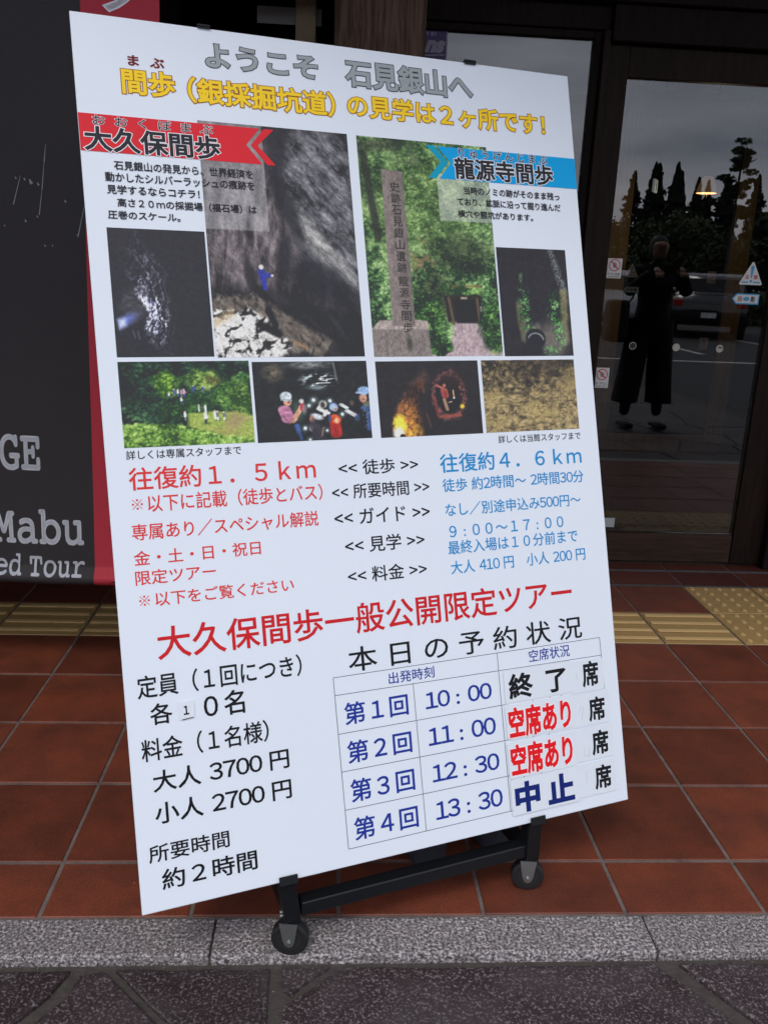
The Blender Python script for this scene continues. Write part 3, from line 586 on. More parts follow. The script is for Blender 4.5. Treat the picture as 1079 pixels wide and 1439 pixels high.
def glass_mat(name):
    m = bpy.data.materials.new(name); m.use_nodes = True; t = m.node_tree; t.nodes.remove(t.nodes['Principled BSDF'])
    o = t.nodes['Material Output']; tr = t.nodes.new('ShaderNodeBsdfTransparent'); tr.inputs['Color'].default_value = (.72, .74, .76, 1)
    gl = t.nodes.new('ShaderNodeBsdfGlossy'); gl.inputs['Roughness'].default_value = .0
    fr = t.nodes.new('ShaderNodeFresnel'); fr.inputs['IOR'].default_value = 1.80; mx_ = t.nodes.new('ShaderNodeMixShader')
    t.links.new(fr.outputs['Fac'], mx_.inputs['Fac']); t.links.new(tr.outputs['BSDF'], mx_.inputs[1]); t.links.new(gl.outputs['BSDF'], mx_.inputs[2]); t.links.new(mx_.outputs[0], o.inputs['Surface'])
    return m

def print_mat():
    m = bpy.data.materials.new('photo_print'); m.use_nodes = True; t = m.node_tree; b = t.nodes['Principled BSDF']
    a = t.nodes.new('ShaderNodeVertexColor'); a.layer_name = 'print'; t.links.new(a.outputs['Color'], b.inputs['Base Color'])
    b.inputs['Roughness'].default_value = .33; b.inputs['Specular IOR Level'].default_value = .5; return m

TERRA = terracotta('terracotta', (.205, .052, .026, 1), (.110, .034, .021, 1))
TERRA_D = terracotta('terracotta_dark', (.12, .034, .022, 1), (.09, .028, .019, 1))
YEL = mat('tactile_yellow', (.47, .30, .115, 1), .55, noise=(22, .35, (.36, .23, .09, 1)), bump=(300, .1), rand=.05)
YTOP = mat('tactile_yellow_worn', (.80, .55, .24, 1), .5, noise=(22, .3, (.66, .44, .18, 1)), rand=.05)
MORTAR = mat('mortar', (.22, .175, .158, 1), .9, noise=(14, .75, (.085, .066, .06, 1)), bump=(200, .4))
GRAN = speckle('granite', [(.0, (.035, .030, .030, 1)), (.40, (.06, .052, .052, 1)), (.46, (.17, .15, .15, 1)), (.54, (.27, .245, .245, 1)), (.62, (.62, .58, .58, 1))], 165, .75, .25, big=(26, (.10, .09, .088, 1), .3), tint=.06)
FLAG = speckle('flagstone', [(0, (.019, .0105, .0115, 1)), (.50, (.029, .0165, .018, 1)), (.56, (.06, .046, .049, 1)), (.63, (.20, .175, .178, 1))], 185, .6, .4, big=(7, (.075, .060, .062, 1), .4), tint=.2)
JOINT = mat('joint_mortar', (.075, .064, .055, 1), .85, noise=(40, .7, (.04, .033, .03, 1)), bump=(120, .6))
STEEL = mat('steel_channel', (.24, .24, .25, 1), .38, metal=.85, noise=(40, .5, (.1, .1, .1, 1)))
WHITE = mat('white_laminate', (.78, .84, .91, 1), .30, spec=.5, bump=(2.2, .55), noise=(5, .35, (.755, .825, .90, 1)))
EDGE = mat('foam_board_edge', (.66, .62, .66, 1), .7)
PRINT = print_mat()
def ink(name, rgb): return mat(name, lin(*rgb), .42, spec=.22)
INK = {k: ink('ink_'+k, v) for k, v in dict(black=(20, 20, 25), grey=(158, 166, 168), dark=(52, 54, 58), maroon=(118, 30, 38), yellow=(252, 212, 42), brown=(150, 82, 34), red=(224, 58, 56),
    crimson=(208, 28, 36), banner_red=(222, 42, 52), blue=(18, 142, 205), navy=(28, 52, 150), deepnavy=(18, 38, 112), white=(242, 244, 246), vividred=(232, 22, 30), arrow_blue=(0, 164, 226), chev=(10, 160, 190), line=(80, 84, 90), headblack=(44, 44, 50)).items()}
LABEL = mat('label_vinyl', (.76, .81, .865, 1), .28, noise=(18, .3, (.70, .76, .82, 1)))
BLACKM = mat('black_powder_coat', (.007, .008, .010, 1), .42, bump=(500, .08), spec=.35)
RUBBER = mat('black_rubber', (.010, .010, .011, 1), .6)
ZINC = mat('zinc_plate', (.36, .38, .38, 1), .38, metal=.9, noise=(80, .4, (.35, .34, .33, 1)))
NAVYF = mat('navy_fabric', (.020, .023, .036, 1), .8, noise=(90, .5, (.032, .036, .052, 1)), bump=(300, .4))
BAN_B = mat('banner_black_cloth', (.028, .024, .0265, 1), .72, noise=(3, .5, (.036, .031, .035, 1)), bump=(700, .25))
BAN_R = mat('banner_red_cloth', (.50, .030, .052, 1), .7, bump=(700, .25))
BAN_T = mat('banner_print_white', (.86, .90, .97, 1), .7)
DKWOOD = wood('dark_stained_wood', (.006, .0038, .0032, 1), (.014, .0085, .0068, 1), .6)
DRWOOD = wood('door_wood', (.010, .0056, .0045, 1), (.024, .0135, .0095, 1), .5)
RAILW = wood('kick_rail_wood', (.030, .018, .013, 1), (.065, .040, .027, 1), .4, (1.2, 14, 14))
PILW = wood('pillar_wood', (.050, .030, .022, 1), (.19, .12, .086, 1), .7, (16, 16, .9))
TANW = wood('tan_wood', (.42, .26, .11, 1), (.56, .37, .17, 1), .6)
TANP = mat('tan_post_paint', (.72, .56, .38, 1), .6, noise=(20, .3, (.6, .46, .3, 1)))
GLASS = glass_mat('window_glass')
INT_W = mat('interior_wall', (.05, .04, .034, 1), .8, noise=(3, .4, (.035, .028, .024, 1)))
INT_F = mat('interior_mat', (.11, .108, .115, 1), .9, noise=(40, .6, (.06, .058, .062, 1)), bump=(120, .5))
ASPH = speckle('asphalt', [(0, (.035, .035, .037, 1)), (.5, (.05, .05, .052, 1)), (.7, (.10, .10, .10, 1))], 60, .9, .3, tint=.02)
PAINTW = mat('road_paint', (.7, .7, .68, 1), .7)

# ------------------------------------------------------------------ the ground
g = box('ground', -120, 140, -160, 40, -.5, -.034, ASPH); tag(g, kind='structure')
for k in range(7):
    q = box('parking_line', 1.5+k*2.7, 1.62+k*2.7, -13.2, -8.6, -.0335, -.030, PAINTW); tag(q, kind='structure')
q = box('road_line', -60, 90, -7.15, -7.0, -.0335, -.030, PAINTW); tag(q, kind='structure')
base = box('floor', -2.36, 4.2, 1.474, 3.765, -.06, -.0030, MORTAR); tag(base, kind='structure')
GX, GY, TS, GAP = -.5588, 1.645, .30, .0042
def tile_mesh(x1, y1, bev=.0018):
    b = box_bm(0, x1, 0, y1, -.012, 0, bev, 1); me = bpy.data.meshes.new('tile'); b.to_mesh(me); b.free(); return me
full = tile_mesh(TS-2*GAP, TS-2*GAP); full.materials.append(TERRA)
front = tile_mesh(TS-2*GAP, GY-1.480-GAP); front.materials.append(TERRA)
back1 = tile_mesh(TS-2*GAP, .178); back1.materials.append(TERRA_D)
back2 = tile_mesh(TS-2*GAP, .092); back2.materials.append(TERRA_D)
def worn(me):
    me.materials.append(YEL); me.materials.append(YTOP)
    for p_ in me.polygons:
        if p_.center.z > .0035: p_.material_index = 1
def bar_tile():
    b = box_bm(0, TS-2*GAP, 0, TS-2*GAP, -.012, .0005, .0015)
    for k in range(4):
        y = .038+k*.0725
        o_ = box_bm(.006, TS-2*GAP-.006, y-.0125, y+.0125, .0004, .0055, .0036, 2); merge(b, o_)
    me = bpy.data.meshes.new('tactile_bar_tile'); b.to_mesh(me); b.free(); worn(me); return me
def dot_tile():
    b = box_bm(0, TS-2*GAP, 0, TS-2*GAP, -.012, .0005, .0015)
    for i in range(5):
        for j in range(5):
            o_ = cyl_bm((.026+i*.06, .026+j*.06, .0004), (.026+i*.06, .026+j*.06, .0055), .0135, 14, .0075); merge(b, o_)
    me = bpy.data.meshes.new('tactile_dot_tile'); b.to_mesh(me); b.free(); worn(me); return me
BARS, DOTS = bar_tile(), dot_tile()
rnd = random.Random(4)
for i in range(-6, 16):
    x = GX+i*TS+GAP
    if x+TS > 4.2: continue
    for j in range(-1, 6):
        nm = 'tile'
        if j == -1: me, y = front, 1.480
        else:
            me, y = full, GY+j*TS+GAP
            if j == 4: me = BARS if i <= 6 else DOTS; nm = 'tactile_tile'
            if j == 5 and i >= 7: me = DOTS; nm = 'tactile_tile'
        o = link(nm, me, None, base)
        o.location = (x+rnd.uniform(-.0006, .0006), y+rnd.uniform(-.0006, .0006), rnd.uniform(-.0005, .0005))
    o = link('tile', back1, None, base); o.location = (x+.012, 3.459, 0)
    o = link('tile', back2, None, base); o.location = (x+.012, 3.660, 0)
for y in (3.446, 3.646):
    box('door_track', -2.3, 4.15, y, y+.009, -.01, .0035, STEEL, base, .001)
# granite kerb blocks flush with the tiles
kerb = box('kerb_bed', -2.36, 4.2, 1.3765, 1.4735, -.10, -.0065, JOINT); tag(kerb, kind='structure'); kerb.name = 'kerb'
L_ = .8775; x0 = .6705-L_*3
for k in range(7):
    b = box_bm(0, L_-.0045, 0, .098, -.09, 0, .003, 2); o = fin(b, 'granite_block', GRAN, kerb); o.location = (x0+k*L_+.0035, 1.3745+rnd.uniform(-.0008, .0008), rnd.uniform(-.0008, .0006))

# irregular flagstones with sunk mortar joints
pave = box('pavement', -3.2, 4.2, -3.2, 1.3735, -.20, -.0225, JOINT); tag(pave, kind='structure')
def flag(pts, z=-.012):
    c = sum((Vector(p) for p in pts), Vector((0, 0)))/len(pts); P = []
    n = len(pts)
    for i in range(n):
        a, b = Vector(pts[i]), Vector(pts[(i+1) % n]); k = max(1, int((b-a).length/.035))
        for j in range(k):
            p_ = a.lerp(b, j/k); d = (c-p_); p_ = p_ + d.normalized()*(.006+rnd.uniform(0, .005)); P.append(p_)
    bm = bmesh.new(); lo_ = [bm.verts.new((q.x, q.y, z-.02)) for q in P]; hi_ = [bm.verts.new((q.x, q.y, z-.003+rnd.uniform(-.001, .001))) for q in P]
    inn = [bm.verts.new((q.x+(c.x-q.x)*.05, q.y+(c.y-q.y)*.05, z+rnd.uniform(-.0012, .0008))) for q in P]
    m_ = len(P)
    for i in range(m_):
        j = (i+1) % m_
        bm.faces.new((lo_[i], lo_[j], hi_[j], hi_[i])); bm.faces.new((hi_[i], hi_[j], inn[j], inn[i]))
    cc = bm.verts.new((c.x, c.y, z+rnd.uniform(0, .001)))
    for i in range(m_): bm.faces.new((inn[i], inn[(i+1) % m_], cc))
    return fin(bm, 'flagstone', FLAG, pave)
TOP = 1.362
front_stones = [[(-1.3, TOP), (-.455, TOP-.004), (-.475, 1.30), (-.535, 1.215), (-.60, 1.05), (-1.25, 1.08)],
  [(-.40, TOP-.004), (-.445, TOP-.01), (-.455, 1.30), (-.52, 1.21), (-.585, 1.04), (-.18, 1.06), (-.258, 1.215), (-.33, 1.30)],
  [(-.385, TOP), (-.088, TOP), (-.083, 1.30), (-.083, 1.20), (-.085, 1.02), (-.16, 1.05), (-.245, 1.215)],
  [(-.072, TOP), (.03, TOP), (-.048, 1.285), (-.066, 1.30)],
  [(.045, TOP), (.665, TOP), (.775, 1.205), (.85, 1.06), (.5, 1.0), (.05, 1.03), (-.07, 1.02), (-.068, 1.27), (-.02, 1.31)],
  [(.70, TOP), (1.25, TOP), (1.30, 1.08), (.865, 1.05), (.80, 1.205)],
  [(1.27, TOP), (1.9, TOP), (1.85, 1.05), (1.32, 1.09)], [(1.92, TOP), (2.6, TOP), (2.55, 1.02), (1.87, 1.06)], [(-1.32, TOP), (-2.1, TOP), (-2.0, 1.03), (-1.27, 1.07)], [(-2.12, TOP), (-2.9, TOP), (-2.9, 1.0), (-2.02, 1.02)], [(2.62, TOP), (3.4, TOP), (3.4, 1.0), (2.57, 1.01)]]
for s_ in front_stones: flag(s_ if (lambda P: sum(P[i][0]*P[(i+1) % len(P)][1]-P[(i+1) % len(P)][0]*P[i][1] for i in range(len(P))) > 0)(s_) else s_[::-1])
seeds = [(-2.9+ix*.46+rnd.uniform(-.15, .15), -3.0+iy*.42+rnd.uniform(-.14, .14)) for ix in range(15) for iy in range(10)]
def clip(poly, p0, nrm):
    outp = []
    for i in range(len(poly)):
        a, b = poly[i], poly[(i+1) % len(poly)]; da = (a-p0).dot(nrm); db = (b-p0).dot(nrm)
        if da <= 0: outp.append(a)
        if (da < 0 < db) or (db < 0 < da): outp.append(a.lerp(b, da/(da-db)))
    return outp
for k, s_ in enumerate(seeds):
    s_ = Vector(s_); P = [Vector((-3.15, -3.15)), Vector((4.1, -3.15)), Vector((4.1, 1.0)), Vector((-3.15, 1.0))]
    for k2, t_ in enumerate(seeds):
        t_ = Vector(t_)
        if k2 != k and (t_-s_).length < 1.6 and len(P) > 2: P = clip(P, (s_+t_)/2, (t_-s_).normalized())
    if len(P) > 2 and max((a-b).length for a in P for b in P) > .12: flag(P)

# ------------------------------------------------------------------ the entrance building
bld = empty('entrance_building', (0, 3.76, 0), label='dark wooden entrance building with glazed doors behind the sign board', cat='building')
def part(name, x0, x1, y0, y1, z0, z1, m, parent=bld, bev=.003):
    o = box(name, x0, x1, y0, y1, z0, z1, m, None, bev); o.parent = parent
    if parent is bld: o.matrix_parent_inverse = Matrix.Translation((0, -3.76, 0))
    return o
part('lintel', -3.0, 4.3, 3.66, 3.86, 2.30, 2.62, DKWOOD)
part('lintel', -3.0, 4.3, 3.70, 3.84, 2.622, 3.116, DKWOOD)
part('head_rail', .10, 1.062, 3.72, 3.82, 2.212, 2.298, DKWOOD)
part('head_rail', 1.064, 4.3, 3.69, 3.83, 2.17, 2.298, DKWOOD)
part('post', 1.035, 1.062, 3.705, 3.83, -.002, 2.21, DRWOOD)
part('post', 2.02, 2.10, 3.69, 3.83, -.002, 2.168, DKWOOD)
part('wall_panel', -3.0, -.62, 3.72, 3.82, -.002, 2.298, DKWOOD)
part('post', .02, .10, 3.70, 3.83, -.002, 2.298, DKWOOD)
part('wall_panel', 2.102, 4.3, 3.72, 3.82, -.002, 2.168, DKWOOD)
roof = part('eave_soffit', -3.2, 4.5, 1.0, 3.9, 3.12, 3.2, DKWOOD)
for k in range(9): part('rafter', -3.0+k*.9, -2.91+k*.9, .98, 3.655, 3.02, 3.118, DKWOOD)
part('fascia', -3.2, 4.5, .92, .978, 3.00, 3.415, DKWOOD)
part('roof', -3.4, 4.7, .86, 9.2, 3.42, 3.52, mat('roof_tile', (.06, .062, .065, 1), .5, noise=(20, .5, (.04, .04, .045, 1))))
part('interior_wall', -3.2, 7.1, 9.0, 9.1, -.05, 3.1, INT_W); part('interior_wall', -3.1, -3.0, 3.83, 8.998, 0, 3.1, INT_W); part('interior_wall', 7.0, 7.1, 3.83, 8.998, -.04, 3.1, INT_W); part('wall_panel', 4.302, 7.1, 3.72, 3.828, -.04, 3.1, DKWOOD)
part('ceiling', -2.998, 6.998, 3.862, 8.998, 2.98, 3.05, INT_W); part('interior_floor', -2.998, 6.998, 3.832, 8.998, -.05, -.001, INT_F); part('door_sill', -2.998, 4.2, 3.767, 3.83, -.05, -.002, STEEL)
part('added_side_wall', -2.44, -2.37, .98, 3.655, -.03, 3.01, DKWOOD)  # wall added out of view at left to shade the tiles and tactile strip
# wooden pillar
pil = empty('wooden_pillar', (.14, 3.46, 0), label='square brown wooden pillar standing in front of the windows, directly above the middle of the sign board', cat='pillar')
o = box('shaft', -.158, .158, -.16, .16, .12, 3.015, PILW, pil, .008, 2); o = box('stone_base', -.19, .19, -.19, .19, 0, .119, GRAN, pil, .01, 2)
# fixed window
win = empty('fixed_window', (.58, 3.76, 0), label='large fixed window between the pillar and the glass door, reflecting grey sky', cat='window')
def lpart(parent, name, x0, x1, y0, y1, z0, z1, m, bev=.002):
    l = parent.location; return box(name, x0-l.x, x1-l.x, y0-l.y, y1-l.y, z0-l.z, z1-l.z, m, parent, bev)
lpart(win, 'glass_pane', .128, 1.008, 3.757, 3.763, .272, 2.185, GLASS, 0)
lpart(win, 'frame', .102, .13, 3.735, 3.785, .25, 2.21, DKWOOD); lpart(win, 'frame', 1.006, 1.033, 3.735, 3.785, .25, 2.21, DKWOOD)
lpart(win, 'frame', .131, 1.005, 3.735, 3.785, 2.183, 2.21, DKWOOD); lpart(win, 'sill', .102, 1.033, 3.70, 3.80, 0, .248, DKWOOD)
# sliding doors
def sticker(parent, x0, z0, w_, h_, m, name='warning_sticker', pts=None, th=.0006, y=-.0036):
    """a printed sticker: local frame x right, y up, z toward the viewer"""
    e = poly_mesh(name, pts or [(0, 0), (w_, 0), (w_, h_), (0, h_)], 0, m); e.parent = parent
    e.matrix_local = Matrix(((1, 0, 0, x0-parent.location.x), (0, 0, -1, y), (0, 1, 0, z0-parent.location.z), (0, 0, 0, 1))); return e
def ring_pts(cx, cy, r0, r1, n=28):
    return cx, cy, r0, r1, n
def ring(parent, cx, cy, r0, r1, z, m, name='ring', n=28):
    bm = bmesh.new(); A = [bm.verts.new((cx+r0*math.cos(2*math.pi*i/n), cy+r0*math.sin(2*math.pi*i/n), z)) for i in range(n)]
    if r1 <= 0: bm.faces.new(A)
    else:
        B = [bm.verts.new((cx+r1*math.cos(2*math.pi*i/n), cy+r1*math.sin(2*math.pi*i/n), z)) for i in range(n)]
        for i in range(n): bm.faces.new((A[i], A[(i+1) % n], B[(i+1) % n], B[i]))
    me = bpy.data.meshes.new(name); bm.to_mesh(me); bm.free(); return link(name, me, m, parent)
ST_W = mat('sticker_white', (.62, .62, .60, 1), .4); ST_R = mat('sticker_red', (.5, .05, .05, 1), .4); ST_B = mat('sticker_blue', (.04, .30, .55, 1), .4); ST_K = mat('sticker_dark', (.05, .06, .06, 1), .4); ST_G = mat('sticker_grey', (.22, .22, .22, 1), .4)
def hand(parent, cx, cy, s, z):
    pts = [(-.30, -.5), (.28, -.5), (.42, -.05), (.62, .2), (.5, .3), (.3, .1), (.32, .62), (.2, .62), (.14, .15), (.1, .75), (-.04, .75), (-.06, .15), (-.14, .68), (-.26, .66), (-.24, .1), (-.38, .45), (-.48, .4), (-.42, -.1)]
    poly_mesh('hand_symbol', [(cx+a*s, cy+b*s) for a, b in pts], z, ST_G, parent)
def no_touch(parent, x0, z0, w_, h_, l1, l2, y=-.0036):
    s = sticker(parent, x0, z0, w_, h_, ST_W, y=y)
    cx, cy, r = w_/2, h_*.66, w_*.40; hand(s, cx, cy-.001, r*.75, .0002); ring(s, cx, cy, r, r*.84, .0004, ST_R, 'prohibition_ring')
    d = r*.64; t_ = r*.075; poly_mesh('prohibition_bar', [(cx-d-t_, cy+d-t_), (cx-d+t_, cy+d+t_), (cx+d+t_, cy-d+t_), (cx+d-t_, cy-d-t_)], .0005, ST_R, s)
    text_fit(l1, w_*.1, h_*.155, w_*.9, h_*.27, .0004, ST_K, s, bold=.02); text_fit(l2, w_*.12, h_*.04, w_*.88, h_*.12, .0004, ST_K, s, bold=.02); return s
def triangle(parent, x0, z0, w_, h_, y=-.0036):
    c = .004; s = sticker(parent, x0, z0, w_, h_, ST_W, pts=[(c, 0), (w_-c, 0), (w_, c*1.2), (w_/2+c, h_), (w_/2-c, h_), (0, c*1.2)], y=y)
    poly_mesh('exclamation_mark', [(w_*.47, h_*.30), (w_*.53, h_*.30), (w_*.575, h_*.80), (w_*.5, h_*.86), (w_*.425, h_*.80)], .0002, ST_B, s); ring(s, w_/2, h_*.16, w_*.06, 0, .0002, ST_B, 'exclamation_dot')
    text_fit('注', w_*.23, h_*.26, w_*.40, h_*.44, .0003, ST_R, s, bold=.03); text_fit('意', w_*.60, h_*.26, w_*.77, h_*.44, .0003, ST_R, s, bold=.03)
    for a_, b_ in ((.10, .40), (.60, .90)): poly_mesh('small_print_line', [(w_*a_, h_*.08), (w_*b_, h_*.08), (w_*b_, h_*.14), (w_*a_, h_*.14)], .0002, ST_B, s)
    return s
def arrow(parent, x0, z0, w_, h_, y=-.0036):
    s = sticker(parent, x0, z0, w_, h_, ST_B, 'door_arrow_sticker', [(0, h_/2), (w_*.16, 0), (w_, 0), (w_, h_), (w_*.16, h_)], y=y); k = .1
    poly_mesh('white_field', [(w_*.05, h_/2), (w_*.19, h_*.12), (w_*.96, h_*.12), (w_*.96, h_*.88), (w_*.19, h_*.88)], .0002, ST_W, s)
    text_fit('自', w_*.23, h_*.25, w_*.36, h_*.75, .0004, mat('sticker_brown', (.3, .12, .06, 1), .4), s, bold=.03); text_fit('動', w_*.70, h_*.25, w_*.84, h_*.75, .0004, ST_K, s, bold=.03)
    bm = bmesh.new(); bm.faces.new([bm.verts.new((w_*.53+w_*.12*math.cos(i*.3491), h_/2+h_*.2*math.sin(i*.3491), .0003)) for i in range(18)])
    me = bpy.data.meshes.new('blue_oval'); bm.to_mesh(me); bm.free(); link('blue_oval', me, ST_B, s); return s

door = empty('sliding_door', (1.60, 3.76, 0), label='glass sliding door with warning stickers to the right of the sign board', cat='door')
lpart(door, 'stile', 1.064, 1.152, 3.735, 3.785, .012, 2.166, DRWOOD); lpart(door, 'stile', 1.880, 2.018, 3.735, 3.785, .012, 2.166, DRWOOD)
lpart(door, 'top_rail', 1.153, 1.879, 3.738, 3.782, 2.052, 2.166, DRWOOD); lpart(door, 'kick_rail', 1.153, 1.879, 3.738, 3.782, .012, .147, RAILW, .006)
lpart(door, 'glass_pane', 1.153, 1.879, 3.757, 3.763, .149, 2.05, GLASS, 0)
no_touch(door, 1.158, 1.277, .062, .081, 'ドアに注意', 'CAUTION'); no_touch(door, 1.1545, .810, .062, .088, 'ドアに', 'ちゅうい')
triangle(door, 1.740, 1.273, .101, .094); arrow(door, 1.718, 1.191, .121, .045)
BEI = mat('sticker_beige', (.42, .39, .34, 1), .4)
s = sticker(door, 1.307, .997, 0, 0, BEI, 'round_marker', [(.016*math.cos(i*.2244), .016*math.sin(i*.2244)) for i in range(28)]); ring(s, 0, 0, .0135, 0, .0002, mat('marker_black', (.01, .01, .01, 1), .3), 'marker_centre')
s = sticker(door, 1.501, .997, 0, 0, BEI, 'round_marker', [(.0165*math.cos(i*.2244), .0165*math.sin(i*.2244)) for i in range(28)])
s = sticker(door, 1.696, .998, 0, 0, BEI, 'round_marker', [(.0165*math.cos(i*.2244), .0165*math.sin(i*.2244)) for i in range(28)])
poly_mesh('marker_shape', [(-.014, .001), (.0145, .001), (.011, .009), (.006, .006), (.0, .011), (-.006, .006)], .0002, ST_K, s)
sticker(door, 1.20, .171, .118, .044, mat('label_plate', (.40, .44, .44, 1), .4), 'door_label')
# purple poster on the fixed window
PUR = mat('poster_purple', (.055, .035, .15, 1), .5)
s = sticker(win, .13, 2.03, .295, .165, mat('poster_edge', (.25, .24, .32, 1), .5), 'purple_poster', y=-.0036)
poly_mesh('poster_field', [(.003, .003), (.290, .003), (.290, .161), (.003, .161)], .0003, PUR, s)
BW = mat('poster_print', (.30, .29, .38, 1), .5)
text_fit('TY BY', .198, .134, .252, .147, .0005, BW, s, bold=.02); text_fit('ns', .212, .078, .282, .114, .0005, BW, s, bold=.06, shear=.3)
poly_mesh('poster_underline', [(.16, .058), (.285, .066), (.285, .070), (.16, .062)], .0005, BW, s)
# tan post and notice behind the opening left of the pillar
tp = empty('tan_post', (-.137, 3.96, 0), label='thin tan post just left of the wooden pillar, behind the opening', cat='post')
box('shaft', -.041, .041, -.03, .03, 0, 2.97, TANP, tp, .003); box('foot_plate', -.06, .06, -.05, .05, 0, .012, ZINC, tp, .002)
nb = empty('notice_board', (-.208, 4.03, 2.16), label='small pale grey notice strip hanging behind the thin tan post', cat='notice')
box('panel', -.133, .133, -.004, .004, .078, .142, mat('notice_grey', (.80, .85, .90, 1), .5), nb, .001)
for sx in (-.1, .1): fin(cyl_bm((sx, 0, .141), (sx, 0, .819), .0015, 6), 'hanging_wire', ZINC, nb)

# inner doorway
inn = empty('inner_doorway', (2.55, 6.4, 0), label='tan wooden inner door frame seen dimly through the glass sliding door', cat='door frame')
for a_, b_ in ((1.95, 2.10), (2.87, 3.0), (3.6, 3.7)): lpart(inn, 'post', a_, b_, 6.38, 6.46, 0, 2.55, TANW)
lpart(inn, 'threshold', 2.101, 2.869, 6.38, 6.44, 0, .14, TANW); lpart(inn, 'head', 1.95, 3.7, 6.37, 6.47, 2.552, 2.66, TANW)
lpart(inn, 'glass_pane', 2.102, 2.868, 6.405, 6.411, .142, 2.55, GLASS, 0)
inn_y = .0
triangle(inn, 2.105, 1.29, .10, .09, y=0); arrow(inn, 2.105, 1.18, .12, .045, y=0); no_touch(inn, 2.72, 1.27, .065, .085, 'ドアに注意', 'CAUTION', y=0); no_touch(inn, 2.73, .79, .065, .09, 'ドアに', 'ちゅうい', y=0)
# exit sign and lamp inside
ex = empty('exit_sign', (1.972, 5.6, 1.80), math.radians(62), label='small lit green and white exit sign inside, high behind the door glass', cat='exit sign')
EXW = mat('exit_white', (.8, .8, .8, 1), .5, emit=((.85, 1, .9, 1), .16)); EXG = mat('exit_green', (.0, .25, .1, 1), .5, emit=((0, .4, .15, 1), .1))
box('housing', -.055, .055, -.008, .008, 0, .075, EXW, ex, .002)
def local_flat(pts, name, m, parent, y):
    o = poly_mesh(name, pts, 0, m, parent); o.matrix_local = Matrix(((1, 0, 0, 0), (0, 0, -1, y), (0, 1, 0, 0), (0, 0, 0, 1))); return o
local_flat([(-.03, .006), (-.01, .006), (.0, .028), (.012, .008), (.03, .008), (.012, .038), (.02, .05), (.005, .066), (-.012, .064), (-.005, .05), (-.03, .042), (-.028, .034), (-.008, .038)], 'running_figure', EXG, ex, -.0086)
fin(cyl_bm((0, 0, .075), (0, 0, 1.175), .003, 8), 'hanging_rod', RUBBER, ex)
lp = empty('pendant_lamp', (2.26, 5.5, 1.80), label='small glowing warm lamp hanging inside behind the glass door', cat='lamp')
b = bmesh.new(); R1 = [(.010, .098), (.024, .096), (.038, .078), (.052, .04), (.060, .0)]
for k in range(len(R1)):
    for i in range(20): b.verts.new((R1[k][0]*math.cos(i*math.pi/10), R1[k][0]*math.sin(i*math.pi/10), R1[k][1]))
b.verts.ensure_lookup_table()
for k in range(len(R1)-1):
    for i in range(20): b.faces.new([b.verts[k*20+i], b.verts[(k+1)*20+i], b.verts[(k+1)*20+(i+1) % 20], b.verts[k*20+(i+1) % 20]])
fin(b, 'lamp_shade', mat('lamp_shade', (.35, .2, .1, 1), .7, noise=(60, .6, (.2, .1, .05, 1)), emit=((1, .55, .25, 1), .09)), lp, True)
b = bmesh.new(); bmesh.ops.create_uvsphere(b, u_segments=12, v_segments=8, radius=.02); bmesh.ops.translate(b, vec=(0, 0, .04), verts=b.verts); fin(b, 'bulb', mat('bulb', (1, .8, .5, 1), .5, emit=((1, .7, .35, 1), .05)), lp, True)
fin(cyl_bm((0, 0, .1), (0, 0, 1.17), .002, 6), 'cord', RUBBER, lp)
pl = bpy.data.lights.new('bulb_light', 'POINT'); pl.energy = 2.2; pl.color = (1, .72, .42); pl.shadow_soft_size = .012
po = bpy.data.objects.new('bulb_light', pl); COL.objects.link(po); po.location = (2.26, 5.5, 1.785)

# ------------------------------------------------------------------ the hanging banner
KB = .79
ban = empty('hanging_banner', (-.87*KB, 3.2*KB, CAM_H*(1-KB)), label='tall black and red cloth banner hanging left of the sign board', cat='banner')
ban.rotation_euler = (0, math.radians(1.35), 0); ban.scale = (KB, KB, KB)
def banz(x, z):                                   # front surface depth of the cloth: gentle waves and a rolled hem at the bottom
    y = .006*math.sin(x*9+z*1.1)+.004*math.sin(z*4.1+x*3)
    if z < .125: t = (.125-z); y -= min(t, .07)*.62 + 0
    if z < .085: y -= -max(0, .07-(z+.015))*.0
    return y
def cloth(name, x0, x1, z0, z1, m):
    nx, nz = max(2, int((x1-x0)/.02)), 150; th = .0015
    bm = bmesh.new(); zs = [z0+(z1-z0)*((k/nz)**1.6) for k in range(nz+1)]
    F = [[bm.verts.new((x0+(x1-x0)*i/nx, banz(x0+(x1-x0)*i/nx, z), z)) for i in range(nx+1)] for z in zs]
    B = [[bm.verts.new((v.co.x, v.co.y+th, v.co.z)) for v in r] for r in F]
    for k in range(nz):
        for i in range(nx):
            bm.faces.new((F[k][i], F[k][i+1], F[k+1][i+1], F[k+1][i])); bm.faces.new((B[k][i+1], B[k][i], B[k+1][i], B[k+1][i+1]))
    # rolled hem: continue down and back under
    H = [F[0]]; zc = z0
    for (dy, dz) in ((-.002, -.012), (.004, -.024), (.014, -.032), (.026, -.033), (.036, -.026)):
        H.append([bm.verts.new((v.co.x, v.co.y+dy, v.co.z+dz)) for v in F[0]])
    for a_, b_ in zip(H[:-1], H[1:]):
        for i in range(nx): bm.faces.new((b_[i], b_[i+1], a_[i+1], a_[i]))
    me = bpy.data.meshes.new(name)
    for f in bm.faces: f.smooth = True
    bm.to_mesh(me); bm.free(); return link(name, me, m, ban)
BX = -.022                                        # black / red boundary in banner coordinates
cloth('black_cloth', -1.5, BX, .088, 2.9, BAN_B); cloth('red_cloth', BX, BX+.257, .088, 2.9, BAN_R)
fin(cyl_bm((-1.5, .012, 2.91), (BX+.257, .012, 2.91), .014, 12), 'top_rod', ZINC, ban)
